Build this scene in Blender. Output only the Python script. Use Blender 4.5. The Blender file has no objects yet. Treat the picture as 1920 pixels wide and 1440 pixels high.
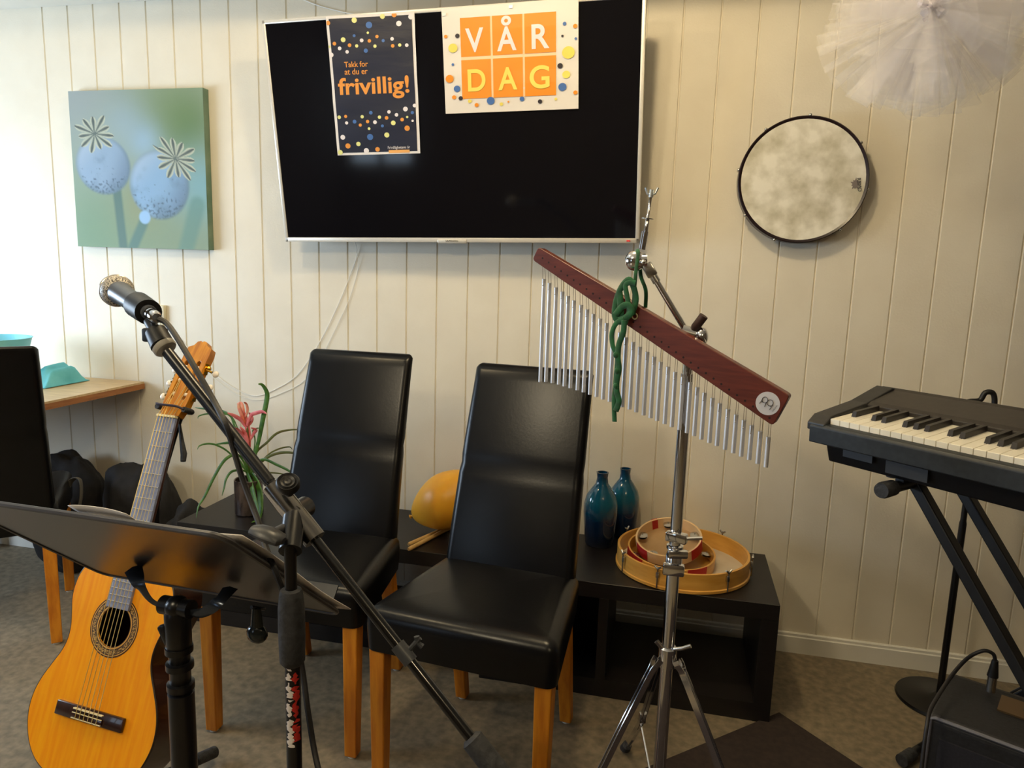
import bpy, bmesh, math, random
from mathutils import Matrix, Vector
from math import sin, cos, pi, radians
random.seed(7)
sc = bpy.context.scene
COL = sc.collection

# ------------------------------------------------------------------ camera (surveyed from the wall grooves, 12 cm apart)
F, YAW, PITCH, ROLL = 1356.8, -.2216, .1619, .0306
CAM = Vector((0, -21.641*.12, 11.173*.12))
FW = Vector((sin(YAW)*cos(PITCH), cos(YAW)*cos(PITCH), -sin(PITCH)))
r0 = Vector((cos(YAW), -sin(YAW), 0)); u0 = r0.cross(FW)
RT = cos(ROLL)*r0 + sin(ROLL)*u0
UP = -sin(ROLL)*r0 + cos(ROLL)*u0
cd = bpy.data.cameras.new('camera'); cam = bpy.data.objects.new('camera', cd); COL.objects.link(cam)
cd.sensor_width = 36; cd.lens = F/1920*36; cd.clip_start = .02
M = Matrix.Identity(4)
for i, v in enumerate((RT, UP, -FW)):
    for k in range(3): M[k][i] = v[k]
M.translation = CAM
cam.matrix_world = M
sc.camera = cam
sc.cycles.transparent_max_bounces = 40

# survey helpers: where a sight line meets a real plane
def ray(x, y): return FW + RT*((x-960)/F) + UP*((720-y)/F)
def atz(x, y, z): d = ray(x, y); return CAM + d*((z-CAM.z)/d.z)
def aty(x, y, Y): d = ray(x, y); return CAM + d*((Y-CAM.y)/d.y)
def atd(x, y, D): return CAM + ray(x, y)*D
def onp(x, y, P, n): d = ray(x, y); return CAM + d*((P-CAM).dot(n)/d.dot(n))

# ------------------------------------------------------------------ materials
def mat(name, col, rough=.5, metal=0, **k):
    m = bpy.data.materials.new(name); m.use_nodes = True
    b = m.node_tree.nodes['Principled BSDF']
    b.inputs['Base Color'].default_value = (*col, 1)
    b.inputs['Roughness'].default_value = rough
    b.inputs['Metallic'].default_value = metal
    for kk, v in k.items(): b.inputs[kk.replace('_', ' ')].default_value = v
    return m
def srgb(r, g, b):
    f = lambda c: (c/255/12.92) if c/255 < .04045 else ((c/255+.055)/1.055)**2.4
    return (f(r), f(g), f(b))
def noisy(name, c1, c2, scale=20, rough=.5, metal=0, bump=0, stretch=(1,1,1), detail=4, lo=.35, hi=.65, bscale=None, **k):
    m = mat(name, c1, rough, metal, **k); nt = m.node_tree; N = nt.nodes; L = nt.links
    b = N['Principled BSDF']
    tc = N.new('ShaderNodeTexCoord'); mp = N.new('ShaderNodeMapping'); mp.inputs['Scale'].default_value = stretch
    L.new(tc.outputs['Object'], mp.inputs[0])
    n = N.new('ShaderNodeTexNoise'); n.inputs['Scale'].default_value = scale; n.inputs['Detail'].default_value = detail
    L.new(mp.outputs[0], n.inputs['Vector'])
    r = N.new('ShaderNodeValToRGB'); r.color_ramp.elements[0].position = lo; r.color_ramp.elements[1].position = hi
    r.color_ramp.elements[0].color = (*c1, 1); r.color_ramp.elements[1].color = (*c2, 1)
    L.new(n.outputs['Fac'], r.inputs[0]); L.new(r.outputs[0], b.inputs['Base Color'])
    if bump:
        n2 = N.new('ShaderNodeTexNoise'); n2.inputs['Scale'].default_value = bscale or scale; n2.inputs['Detail'].default_value = 3
        L.new(mp.outputs[0], n2.inputs['Vector'])
        bp = N.new('ShaderNodeBump'); bp.inputs['Strength'].default_value = bump; bp.inputs['Distance'].default_value = .002
        L.new(n2.outputs['Fac'], bp.inputs['Height']); L.new(bp.outputs[0], b.inputs['Normal'])
    return m
WALL = noisy('painted_panelling', srgb(230,222,203), srgb(235,228,210), 6, .55, bump=.25, bscale=160)
WHITE = noisy('white_paint', srgb(228,226,216), srgb(233,231,222), 5, .6)
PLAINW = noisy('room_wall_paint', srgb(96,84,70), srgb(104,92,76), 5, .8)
FLOOR = noisy('vinyl_floor', srgb(104,93,75), srgb(140,126,102), 40, .62, detail=8, lo=.3, hi=.7, bump=.1)
LEATHER = noisy('black_leather', srgb(7,7,9), srgb(10,10,13), 18, .28, bump=.07, bscale=140, Specular_IOR_Level=.34)
OAK = noisy('orange_oak', srgb(184,106,14), srgb(212,136,28), 9, .45, stretch=(6,6,.7), detail=6)
TABLEW = noisy('beech_tabletop', srgb(196,166,122), srgb(214,186,142), 10, .4, stretch=(1,8,6), detail=6)
TABLEE = noisy('table_edge', srgb(150,92,44), srgb(172,112,58), 10, .5, stretch=(4,1,8))
BLACKW = noisy('black_brown_veneer', srgb(17,14,14), srgb(24,20,20), 12, .42, stretch=(1,10,10))
BLACKM = mat('black_metal', srgb(12,12,15), .3, .0)
BLACKP = noisy('black_plastic', srgb(13,13,15), srgb(18,18,20), 60, .45, bump=.1)
DARKGREY = mat('grey_plastic', srgb(60,62,66), .4)
RUBBER = noisy('rubber_grip', srgb(38,39,42), srgb(56,57,61), 90, .7, bump=.9, bscale=120)
CHROME = mat('chrome', (.78,.78,.8), .09, 1)
STEEL = mat('brushed_steel', (.55,.54,.52), .25, 1)
DCHROME = mat('dark_chrome', (.22,.21,.2), .2, 1)
ALU = mat('chime_aluminium', (.74,.75,.79), .42, .6)
GOLD = mat('gold', srgb(230,180,70), .2, 1)
SPRUCE = noisy('spruce_top', srgb(244,148,0), srgb(250,166,10), 7, .3, stretch=(14,1,1), detail=3, Coat_Weight=.3, Coat_Roughness=.15)
CEDAR = noisy('headstock_wood', srgb(178,108,18), srgb(214,146,38), 12, .28, stretch=(8,1,1), Coat_Weight=.4)
ROSEW = noisy('rosewood', srgb(38,20,14), srgb(58,30,20), 16, .25, stretch=(6,1,1), Coat_Weight=.4)
EBONY_SHEEN = noisy('ebony_board_painted_sheen', srgb(124,132,160), srgb(152,160,188), 60, .3, stretch=(10,1,1))  # reflections on the fretboard put into the base colour as pale blue-grey
BONE = mat('bone', srgb(240,226,180), .4)
PEARL = mat('white_roller', srgb(245,236,222), .35)
MAHOG = noisy('mahogany', srgb(86,36,26), srgb(108,48,34), 14, .35, stretch=(1,1,8), detail=5, Coat_Weight=.2)
MAHOGT = noisy('mahogany_edge', srgb(140,100,60), srgb(160,116,72), 14, .4)
GREENV = noisy('green_velvet', srgb(6,62,28), srgb(14,92,44), 60, .9, bump=.5, Sheen_Weight=.4)
SCREEN = mat('tv_screen', (.004,.004,.006), .07)
TVF = mat('tv_bezel', srgb(222,218,208), .3, .2)
GREYP = mat('tv_back', srgb(40,40,42), .5)
NAVY = noisy('navy_print', srgb(15,17,38), srgb(21,23,46), 4, .42, stretch=(1,1,3), bump=1.0, bscale=7)
PAPER = mat('paper', srgb(232,228,226), .6)
PAPERG = mat('glossy_paper', srgb(232,226,218), .3)
ORANGE = mat('orange_print', srgb(240,146,24), .4)
ORANGET = mat('orange_letters', srgb(232,152,60), .4)
YELLOW = mat('yellow_print', srgb(240,222,100), .4)
PYEL = mat('pale_yellow_print', srgb(232,232,150), .4)
BLUE = mat('blue_print', srgb(70,112,178), .4)
BLACKD = mat('black_print', srgb(36,28,36), .4)
WHITED = mat('white_print', srgb(236,230,232), .4)
CREAML = mat('cream_line', srgb(252,214,170), .4)
DRUMHEAD = noisy('mottled_drumhead', srgb(196,190,166), srgb(244,240,226), 15, .45, detail=7, lo=.34, hi=.62)
DRUMRIM = mat('dark_maroon_rim', srgb(34,18,22), .3)
MAPLE = noisy('maple_hoop', srgb(206,150,62), srgb(224,170,84), 8, .35, stretch=(1,1,6), Coat_Weight=.2)
PALEW = noisy('pale_wood', srgb(216,178,124), srgb(228,194,146), 10, .45)
CALF = noisy('calfskin', srgb(192,180,158), srgb(208,198,178), 9, .5)
RED = mat('red_felt', srgb(178,26,24), .6)
BRONZE = noisy('bronze_glaze', srgb(70,60,56), srgb(118,104,98), 40, .2, .7, stretch=(1,1,.4))
TERRA = mat('soil', srgb(50,36,26), .9)
LEAF = noisy('leaf', srgb(52,92,30), srgb(82,124,44), 14, .4, stretch=(1,1,3))
LEAFR = noisy('dry_leaf', srgb(104,92,44), srgb(88,110,48), 14, .5)
FLOWER = noisy('pink_bract', srgb(206,86,88), srgb(222,120,110), 30, .5)
FLOWERT = noisy('peach_bract', srgb(232,160,112), srgb(222,110,90), 40, .5)
BALLOON = mat('balloon_rubber', srgb(240,172,44), .38, 0, Subsurface_Weight=.15)
STICK = noisy('stick_wood', srgb(206,164,96), srgb(220,182,118), 20, .45)
TURQ = mat('turquoise_plastic', srgb(130,214,232), .5)
TURQC = noisy('turquoise_cloth', srgb(84,176,192), srgb(112,200,214), 9, .8)
FABRIC = noisy('black_cloth', srgb(20,19,21), srgb(32,30,31), 30, .85, bump=.5)
STRAPG = mat('grey_strap', srgb(96,92,84), .8)
KEYW = mat('white_keys', srgb(248,243,228), .3)
KEYB = mat('black_keys', srgb(34,30,30), .4)
DARKPATCH = noisy('dark_brown_patch', srgb(40,30,27), srgb(52,40,35), 60, .9)
CABLEW = mat('white_cable', srgb(240,238,230), .5)
CABLEB = mat('black_cable', srgb(30,28,30), .5)
LED = mat('red_led', (.9,.05,.05), .4)
CORD = mat('brown_cord', srgb(128,112,88), .8)
GUM = mat('white_glide', srgb(220,216,206), .6)
GRAFW = mat('worn_white_sticker', srgb(222,214,210), .6)
GRAFR = mat('red_sticker', srgb(190,40,30), .6)
PIT = mat('dark_hole', srgb(30,14,10), .8)
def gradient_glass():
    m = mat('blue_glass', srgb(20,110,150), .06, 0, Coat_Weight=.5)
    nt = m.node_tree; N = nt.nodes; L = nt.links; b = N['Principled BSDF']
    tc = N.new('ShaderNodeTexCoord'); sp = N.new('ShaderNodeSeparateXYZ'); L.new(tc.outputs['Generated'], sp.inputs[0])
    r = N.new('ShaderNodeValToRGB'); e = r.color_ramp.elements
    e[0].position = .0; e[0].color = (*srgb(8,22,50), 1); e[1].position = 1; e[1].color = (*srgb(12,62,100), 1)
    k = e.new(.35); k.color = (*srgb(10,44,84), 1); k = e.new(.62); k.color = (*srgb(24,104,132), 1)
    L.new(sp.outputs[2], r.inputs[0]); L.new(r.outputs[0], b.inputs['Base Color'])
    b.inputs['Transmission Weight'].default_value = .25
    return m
BLUEGLASS = gradient_glass()
def tulle():
    m = bpy.data.materials.new('tulle'); m.use_nodes = True; nt = m.node_tree; N = nt.nodes; L = nt.links
    for n in list(N): N.remove(n)
    o = N.new('ShaderNodeOutputMaterial'); mx = N.new('ShaderNodeMixShader'); t = N.new('ShaderNodeBsdfTransparent')
    d = N.new('ShaderNodeBsdfDiffuse'); d.inputs[0].default_value = (.93,.91,.92,1)
    tr = N.new('ShaderNodeBsdfTranslucent'); tr.inputs[0].default_value = (.93,.91,.92,1); m2 = N.new('ShaderNodeMixShader'); m2.inputs[0].default_value = .5
    L.new(d.outputs[0], m2.inputs[1]); L.new(tr.outputs[0], m2.inputs[2])
    mx.inputs[0].default_value = .16; L.new(t.outputs[0], mx.inputs[1]); L.new(m2.outputs[0], mx.inputs[2]); L.new(mx.outputs[0], o.inputs[0])
    return m
TULLE = tulle()
CLEARC = mat('clear_cable', srgb(244,242,236), .3)
def mic_mesh():
    m = mat('mic_grille', srgb(190,184,176), .5, .3); nt = m.node_tree; N = nt.nodes; L = nt.links; b = N['Principled BSDF']
    tc = N.new('ShaderNodeTexCoord'); v = N.new('ShaderNodeTexVoronoi'); v.inputs['Scale'].default_value = 520
    L.new(tc.outputs['Object'], v.inputs['Vector'])
    r = N.new('ShaderNodeValToRGB'); r.color_ramp.elements[0].color = (*srgb(222,216,206), 1); r.color_ramp.elements[1].color = (*srgb(60,58,56), 1)
    r.color_ramp.elements[0].position = .3; r.color_ramp.elements[1].position = .75
    L.new(v.outputs['Distance'], r.inputs[0]); L.new(r.outputs[0], b.inputs['Base Color'])
    bp = N.new('ShaderNodeBump'); bp.inputs['Strength'].default_value = .3; bp.inputs['Distance'].default_value = .0006; bp.invert = True
    L.new(v.outputs['Distance'], bp.inputs['Height']); L.new(bp.outputs[0], b.inputs['Normal'])
    return m
GRILLE = mic_mesh()

# ------------------------------------------------------------------ mesh tools
class MB:
    def __init__(s): s.v = []; s.f = []; s.mi = []; s.cur = 0
    def add(s, vs, fs):
        o = len(s.v); s.v += [Vector(p) for p in vs]
        for f in fs: s.f.append([i+o for i in f]); s.mi.append(s.cur)
        return s
    def box(s, c, size, R=None, bev=0, seg=2):
        bm = bmesh.new(); bmesh.ops.create_cube(bm, size=1)
        for v in bm.verts: v.co = Vector((v.co.x*size[0], v.co.y*size[1], v.co.z*size[2]))
        if bev: bmesh.ops.bevel(bm, geom=bm.edges[:], offset=bev, segments=seg, profile=.5, affect='EDGES')
        return s.bm(bm, Matrix.Translation(Vector(c)) @ (R.to_4x4() if R else Matrix.Identity(4)))
    def bm(s, bm, M=None):
        bm.verts.index_update()
        vs = [(M @ v.co) if M else v.co.copy() for v in bm.verts]
        fs = [[v.index for v in f.verts] for f in bm.faces]; bm.free()
        return s.add(vs, fs)
    def tube(s, pts, r, seg=12, caps=True, closed=False, flat=1.0, ref=None):
        pts = [Vector(p) for p in pts]; n = len(pts)
        rs = r if isinstance(r, (list, tuple)) else [r]*n
        T = []
        for i in range(n):
            a = pts[(i-1) % n] if (i > 0 or closed) else pts[0]; b = pts[(i+1) % n] if (i < n-1 or closed) else pts[-1]
            t = (b-a); T.append(t.normalized() if t.length > 1e-9 else Vector((0,0,1)))
        nrm = Vector(ref) if ref else Vector((0,0,1))
        if abs(nrm.normalized().dot(T[0])) > .95: nrm = Vector((1,0,0))
        vs = []; fs = []
        for i in range(n):
            nrm = (nrm - T[i]*nrm.dot(T[i])).normalized(); bn = T[i].cross(nrm)
            for k in range(seg):
                a = 2*pi*k/seg; vs.append(pts[i] + nrm*(cos(a)*rs[i]) + bn*(sin(a)*rs[i]*flat))
        m = n if closed else n-1
        for i in range(m):
            j = (i+1) % n
            for k in range(seg): fs.append([i*seg+k, i*seg+(k+1) % seg, j*seg+(k+1) % seg, j*seg+k])
        if caps and not closed:
            fs.append(list(range(seg))[::-1]); fs.append([(n-1)*seg+k for k in range(seg)])
        return s.add(vs, fs)
    def lathe(s, prof, M=None, seg=32):
        vs = []; fs = []; n = len(prof)
        for r, z in prof:
            for k in range(seg):
                a = 2*pi*k/seg; vs.append(Vector((cos(a)*r, sin(a)*r, z)))
        for i in range(n-1):
            for k in range(seg): fs.append([i*seg+k, i*seg+(k+1) % seg, (i+1)*seg+(k+1) % seg, (i+1)*seg+k])
        if prof[0][0] > 1e-6: fs.append(list(range(seg))[::-1])
        if prof[-1][0] > 1e-6: fs.append([(n-1)*seg+k for k in range(seg)])
        if M: vs = [M @ v for v in vs]
        return s.add(vs, fs)
    def plate(s, outline, z0, z1, M=None, holes=()):
        bm = bmesh.new(); loops = []
        for lp in [outline]+list(holes):
            vv = [bm.verts.new((p[0], p[1], z0)) for p in lp]
            loops.append([bm.edges.new((vv[i], vv[(i+1) % len(vv)])) for i in range(len(vv))])
        if holes: bmesh.ops.triangle_fill(bm, edges=[e for l in loops for e in l], use_beauty=True)
        else: bm.faces.new(bm.verts[:])
        if z1 != z0:
            r = bmesh.ops.extrude_face_region(bm, geom=bm.faces[:])
            for e in r['geom']:
                if isinstance(e, bmesh.types.BMVert): e.co.z = z1
        bmesh.ops.recalc_face_normals(bm, faces=bm.faces[:])
        return s.bm(bm, M)
    def sphere(s, c, r, sc_=(1,1,1), seg=20, R=None):
        bm = bmesh.new(); bmesh.ops.create_uvsphere(bm, u_segments=seg, v_segments=max(8, seg*2//3), radius=r)
        return s.bm(bm, Matrix.Translation(Vector(c)) @ (R.to_4x4() if R else Matrix.Identity(4)) @ Matrix.Diagonal((*sc_, 1)))
    def grid(s, nu, nv, fn):
        vs = [fn(i/(nu-1), j/(nv-1)) for j in range(nv) for i in range(nu)]
        return s.add(vs, [[j*nu+i, j*nu+i+1, (j+1)*nu+i+1, (j+1)*nu+i] for j in range(nv-1) for i in range(nu-1)])

WM = {}
def obj(name, mb, mats, parent=None, smooth=40, local=False, sub=0, bevel=0, solid=0):
    """one mesh object; geometry given in the world (or, local=True, in the thing's own frame)"""
    me = bpy.data.meshes.new(name)
    base = WM.get(parent.name, Matrix.Identity(4)) if parent else Matrix.Identity(4)
    inv = Matrix.Identity(4) if local else base.inverted()
    me.from_pydata([inv @ v for v in mb.v], [], mb.f)
    if not isinstance(mats, (list, tuple)): mats = [mats]
    for m in mats: me.materials.append(m)
    for p, i in zip(me.polygons, mb.mi): p.material_index = min(i, len(mats)-1)
    bm = bmesh.new(); bm.from_mesh(me); bmesh.ops.recalc_face_normals(bm, faces=bm.faces[:]); bm.to_mesh(me); bm.free()
    if smooth:
        me.polygons.foreach_set('use_smooth', [True]*len(me.polygons))
        me.set_sharp_from_angle(angle=radians(smooth))
    o = bpy.data.objects.new(name, me); COL.objects.link(o)
    if parent: o.parent = parent
    WM[o.name] = base
    if bevel:
        md = o.modifiers.new('bevel', 'BEVEL'); md.width = bevel; md.segments = 2; md.limit_method = 'ANGLE'
    if sub:
        md = o.modifiers.new('sub', 'SUBSURF'); md.levels = sub; md.render_levels = sub
    if solid:
        md = o.modifiers.new('solid', 'SOLIDIFY'); md.thickness = solid; md.offset = 0
    return o
def recentre(o):
    """put a single-mesh thing's origin at its own base"""
    me = o.data; vs = me.vertices
    c = Vector((sum(v.co.x for v in vs)/len(vs), sum(v.co.y for v in vs)/len(vs), min(v.co.z for v in vs)))
    for v in vs: v.co -= c
    o.location = c; WM[o.name] = Matrix.Translation(c)
def tag(o, label, cat=None, group=None, kind=None):
    if label: o['label'] = label
    if cat: o['category'] = cat
    if group: o['group'] = group
    if kind: o['kind'] = kind
    return o
def thing(name, label, cat, loc=(0,0,0), rot=None, group=None, mtx=None):
    o = bpy.data.objects.new(name, None); COL.objects.link(o); o.empty_display_size = .05
    m = mtx if mtx else Matrix.Translation(Vector(loc)) @ (rot.to_4x4() if rot else Matrix.Identity(4))
    o.matrix_world = m; WM[o.name] = m.copy()
    return tag(o, label, cat, group)
def struct(name, mb, m, smooth=0):
    o = obj(name, mb, m, None, smooth); o['kind'] = 'structure'; return o
def frame(z, x=(1,0,0), o=(0,0,0)):
    """matrix whose Z axis is z, X axis close to x, origin o"""
    z = Vector(z).normalized(); x = Vector(x); x = x - z*x.dot(z)
    if x.length < 1e-5: x = Vector((0,1,0)) - z*z.y
    x.normalize(); y = z.cross(x)
    m = Matrix.Identity(4)
    for i, v in enumerate((x, y, z)):
        for k in range(3): m[k][i] = v[k]
    m.translation = Vector(o); return m
def spline(P, n=8, closed=False):
    P = [Vector(p) for p in P]; out = []; m = len(P)
    for i in range(m if closed else m-1):
        a = P[(i-1) % m] if (closed or i > 0) else P[0]; b = P[i]; c = P[(i+1) % m]; d = P[(i+2) % m] if (closed or i < m-2) else P[-1]
        for k in range(n):
            t = k/n; out.append(.5*((2*b)+(c-a)*t+(2*a-5*b+4*c-d)*t*t+(3*b-a-3*c+d)*t**3))
    if not closed: out.append(P[-1])
    return out
def circ(r, n=40, c=(0,0)): return [(c[0]+r*cos(2*pi*k/n), c[1]+r*sin(2*pi*k/n)) for k in range(n)]
def text_mb(body, size, M, depth=.0004, offset=0, space=1, align='CENTER', fit=None):
    cu = bpy.data.curves.new('lettering', 'FONT'); cu.body = body; cu.size = size; cu.align_x = align; cu.offset = offset; cu.space_character = space
    cu.extrude = depth; o = bpy.data.objects.new('lettering_tmp', cu); COL.objects.link(o)
    dg = bpy.context.evaluated_depsgraph_get(); me = bpy.data.meshes.new_from_object(o.evaluated_get(dg))
    mb = MB(); vs = [v.co.copy() for v in me.vertices]
    if fit:   # fit=(x0,x1,y0,y1) box in the local frame
        xs = [v.x for v in vs]; ys = [v.y for v in vs]
        vs = [Vector((fit[0]+(v.x-min(xs))/(max(xs)-min(xs))*(fit[1]-fit[0]), fit[2]+(v.y-min(ys))/(max(ys)-min(ys))*(fit[3]-fit[2]), v.z)) for v in vs]
    mb.add([M @ v for v in vs], [list(p.vertices) for p in me.polygons])
    bpy.data.objects.remove(o); bpy.data.meshes.remove(me); bpy.data.curves.remove(cu)
    return mb
def merge(*mbs):
    m = MB()
    for k, b in enumerate(mbs):
        m.cur = k; m.add(b.v, b.f)
    return m

# ------------------------------------------------------------------ the room
XL, XR, YB, ZC, ZS = -3.7, 2.6, -5.2, 2.58, 2.307
prof = [(XL-.05, 0)]
for i in range(0, 44):
    gx = (i-21.369)*.12
    if gx < XR-.02: prof += [(gx-.0036, 0), (gx-.0012, .0042), (gx+.0012, .0042), (gx+.0036, 0)]
prof += [(XR, 0)]
w = MB(); n = len(prof)
w.add([(x, y, 0) for x, y in prof]+[(x, y, ZC) for x, y in prof]+[(XL-.05, .1, 0), (XR, .1, 0), (XR, .1, ZC), (XL-.05, .1, ZC)],
      [[i, i+1, n+i+1, n+i] for i in range(n-1)]+[[2*n, 2*n+3, 2*n+2, 2*n+1]])
struct('wall_back', w, WALL)
struct('floor', MB().box(((XL+XR)/2, YB/2, -.05), (XR-XL+.4, -YB+.4, .1)), FLOOR)
struct('ceiling', MB().box(((XL+XR)/2, YB/2, ZC+.05), (XR-XL+.4, -YB+.4, .1)), WHITE)
struct('trim_1', MB().box(((XL+XR)/2, -.20, (ZS+ZC)/2), (XR-XL, .40, ZC-ZS)), WHITE)          # boxed soffit along the wall
struct('wall_right', MB().box((XR+.05, YB/2, ZC/2), (.1, -YB+.1, ZC)), PLAINW)
fw0, fw1 = -3.65, -2.85
fm = MB(); fm.box(((XL+fw0)/2, YB-.05, ZC/2), (fw0-XL, .1, ZC)); fm.box(((fw1+XR)/2, YB-.05, ZC/2), (XR-fw1, .1, ZC))
fm.box(((fw0+fw1)/2, YB-.05, .45), (fw1-fw0, .1, .9)); fm.box(((fw0+fw1)/2, YB-.05, (2.1+ZC)/2), (fw1-fw0, .1, ZC-2.1))
struct('wall_front', fm, PLAINW)
w2_ = MB()
for x in (fw0+.03, (fw0+fw1)/2, fw1-.03): w2_.box((x, YB-.04, 1.5), (.06, .06, 1.2))
for z in (.93, 2.07): w2_.box(((fw0+fw1)/2, YB-.04, z), (fw1-fw0, .06, .06))
struct('window_2', w2_, WHITE)
# left wall with a window opening
wy0, wy1, wz0, wz1 = -2.3, -.45, .80, 1.75
lw = MB()
lw.box((XL-.05, (YB+wy0)/2, ZC/2), (.1, wy0-YB, ZC)); lw.box((XL-.05, wy1/2, ZC/2), (.1, -wy1, ZC))
lw.box((XL-.05, (wy0+wy1)/2, wz0/2), (.1, wy1-wy0, wz0)); lw.box((XL-.05, (wy0+wy1)/2, (wz1+ZC)/2), (.1, wy1-wy0, ZC-wz1))
struct('wall_left', lw, PLAINW)
wf = MB()
for y in (wy0+.03, (wy0+wy1)/2, wy1-.03): wf.box((XL-.04, y, (wz0+wz1)/2), (.06, .06, wz1-wz0))
for z in (wz0+.03, wz1-.03): wf.box((XL-.04, (wy0+wy1)/2, z), (.06, wy1-wy0, .06))
struct('window_1', wf, WHITE)
bb = MB()
ZBB = .0735
bb.add([(x, y, z) for x in (XL, XR) for y, z in ((0, 0), (-.014, 0), (-.014, ZBB-.014), (-.009, ZBB-.012), (-.009, ZBB-.003), (-.004, ZBB), (0, ZBB))],
       [[i, i+1, i+8, i+7] for i in range(6)]+[[0, 1, 2, 3, 4, 5, 6]])
struct('baseboard_back', bb, WHITE)
cb = MB().box((-3.2, 0, 0), (.01, .01, .01))

# ------------------------------------------------------------------ lights
def area(name, loc, target, size, power, col, sy=None):
    l = bpy.data.lights.new(name, 'AREA'); l.energy = power; l.color = col; l.size = size
    if sy: l.shape = 'RECTANGLE'; l.size_y = sy
    o = bpy.data.objects.new(name, l); COL.objects.link(o)
    o.matrix_world = frame(Vector(loc)-Vector(target), (0,0,1) if sy else (1,0,0), loc); return o
def spot(name, loc, power, col, rad):
    l = bpy.data.lights.new(name, 'POINT'); l.energy = power; l.color = col; l.shadow_soft_size = rad
    o = bpy.data.objects.new(name, l); COL.objects.link(o); o.location = loc; return o
WARM = (1, .785, .47)
spot('ceiling_lamp', (-.3, -1.15, 2.50), 23, WARM, .06)
spot('ceiling_lamp', (-1.55, -1.35, 2.50), 12, WARM, .06)
spot('ceiling_lamp', (.9, -3.3, 2.45), 14, WARM, .08)
spot('ceiling_lamp', (-1.3, -3.1, 2.40), 34, (1, .84, .58), .08)
area('window_daylight', (XL+.02, (wy0+wy1)/2, (wz0+wz1)/2), (-1.2, -.2, .9), wz1-wz0-.2, 46, (.66, .82, 1), wy1-wy0-.2)
area('window_daylight', ((fw0+fw1)/2, YB-.12, 1.5), ((fw0+fw1)/2, 0, 1.4), 1.1, 4, (.62, .80, 1), .7)
wd = bpy.data.worlds.new('world'); sc.world = wd; wd.use_nodes = True
wd.node_tree.nodes['Background'].inputs[0].default_value = (.6, .78, 1, 1); wd.node_tree.nodes['Background'].inputs[1].default_value = 1.2

# ------------------------------------------------------------------ canvas print
cx0, cx1, cz0, cz1, cyf = -2.431, -1.821, 1.366, 1.975, -.036
def mixc(a, b, t): t = max(0, min(1, t)); return tuple(a[i]*(1-t)+b[i]*t for i in range(3))
def sstep(a, b, x): t = max(0, min(1, (x-a)/(b-a))); return t*t*(3-2*t)
def seg_d(px, py, ax, ay, bx, by):
    dx, dy = bx-ax, by-ay; t = max(0, min(1, ((px-ax)*dx+(py-ay)*dy)/(dx*dx+dy*dy))); return math.hypot(px-ax-dx*t, py-ay-dy*t), t
from mathutils import noise as mnoise
def paint(u, v):      # u right, v down, both 0..1
    bl = lambda cx, cy, r: math.exp(-((u-cx)**2+(v-cy)**2)/(r*r))
    c = srgb(144,162,142)
    for col, cx, cy, r, k in ((srgb(150,160,166), .12,.05,.4,.9), (srgb(150,168,160), .3,.25,.3,.6), (srgb(92,122,74), .87,.22,.22,.95), (srgb(110,136,88), .7,.12,.28,.5),
                              (srgb(104,140,106), .12,.95,.4,.8), (srgb(120,146,112), .5,.9,.3,.6), (srgb(142,146,108), .52,.72,.18,.7), (srgb(130,150,120), .85,.9,.3,.7), (srgb(120,170,186), .97,.6,.22,.8), (srgb(150,184,214), .56,.32,.12,.7), (srgb(150,176,196), .42,.2,.15,.5)):
        c = mixc(c, col, k*bl(cx, cy, r))
    d, t = seg_d(u, v, .33, .6, .36, 1.02); c = mixc(c, srgb(78,112,106), .9*(1-sstep(.02, .045, d)))
    d, t = seg_d(u, v, .52, .84, .42, 1.02); c = mixc(c, srgb(84,122,116), .9*(1-sstep(.02, .05, d)))
    d, t = seg_d(u, v, .93, .72, .82, 1.05); c = mixc(c, srgb(96,140,132), .7*(1-sstep(.03, .08, d)))
    for cx, cy, rx, ry, an, base in ((.235,.47,.215,.188,.25, srgb(140,166,192)), (.655,.592,.228,.222,.5, srgb(134,170,204))):
        dx, dy = u-cx, v-cy; a = dx*cos(an)+dy*sin(an); b = -dx*sin(an)+dy*cos(an)
        q = math.hypot(a/rx, b/ry)
        m = 1-sstep(.92, 1.04, q)
        if m > 0:
            nz = mnoise.fractal(Vector((u*7, v*7, 3)), 1, 2, 6)
            cc = mixc(base, srgb(96,120,146), sstep(0, 1, (dx*.8+dy*.5)/rx)*.8)
            cc = mixc(cc, srgb(186,200,214), sstep(.1, 1, -(dx*.5+dy*.6)/rx)*.6)
            cc = mixc(cc, srgb(92,118,138), .5*sstep(0, .9, nz*.8+.5*dy/ry))
            cc = mixc(cc, srgb(66,88,104), .7*sstep(.62, .78, mnoise.noise(Vector((u*60, v*60, 1)))*.5+.35+.35*dy/ry))
            cc = mixc(cc, srgb(96,122,130), .5*sstep(.8, 1, q))
            c = mixc(c, cc, m)
    d = math.hypot(u-.535, v-.8); c = mixc(c, srgb(150,190,228), 1-sstep(.035, .05, d))
    for cx, cy, n, r, sq, an in ((.185,.27,11,.165,.80,.1), (.785,.43,12,.185,.76,.5)):
        dx, dy = u-cx, v-cy; a = dx*cos(an)+dy*sin(an); b = (-dx*sin(an)+dy*cos(an))/sq
        ang = math.atan2(b, a); rad = math.hypot(a, b)
        k = ang*n/(2*pi); fr = abs(k-round(k))*2*pi/n*rad
        rr = r*(.88+.12*math.sin(round(k)*2.3)); tt = rad/rr
        if tt < 1:
            hw = .004+.030*tt**.9*(1-max(0, tt-.72)/.28)**.6
            if fr < hw:
                cc = mixc(srgb(72,84,82), srgb(190,196,176), sstep(.22, .62, fr/hw))
                cc = mixc(cc, srgb(120,138,132), .4*(1-tt))
                c = mixc(c, cc, 1-sstep(.85, 1, fr/hw)*.6)
    return c
NU, NV = 190, 190
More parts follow.
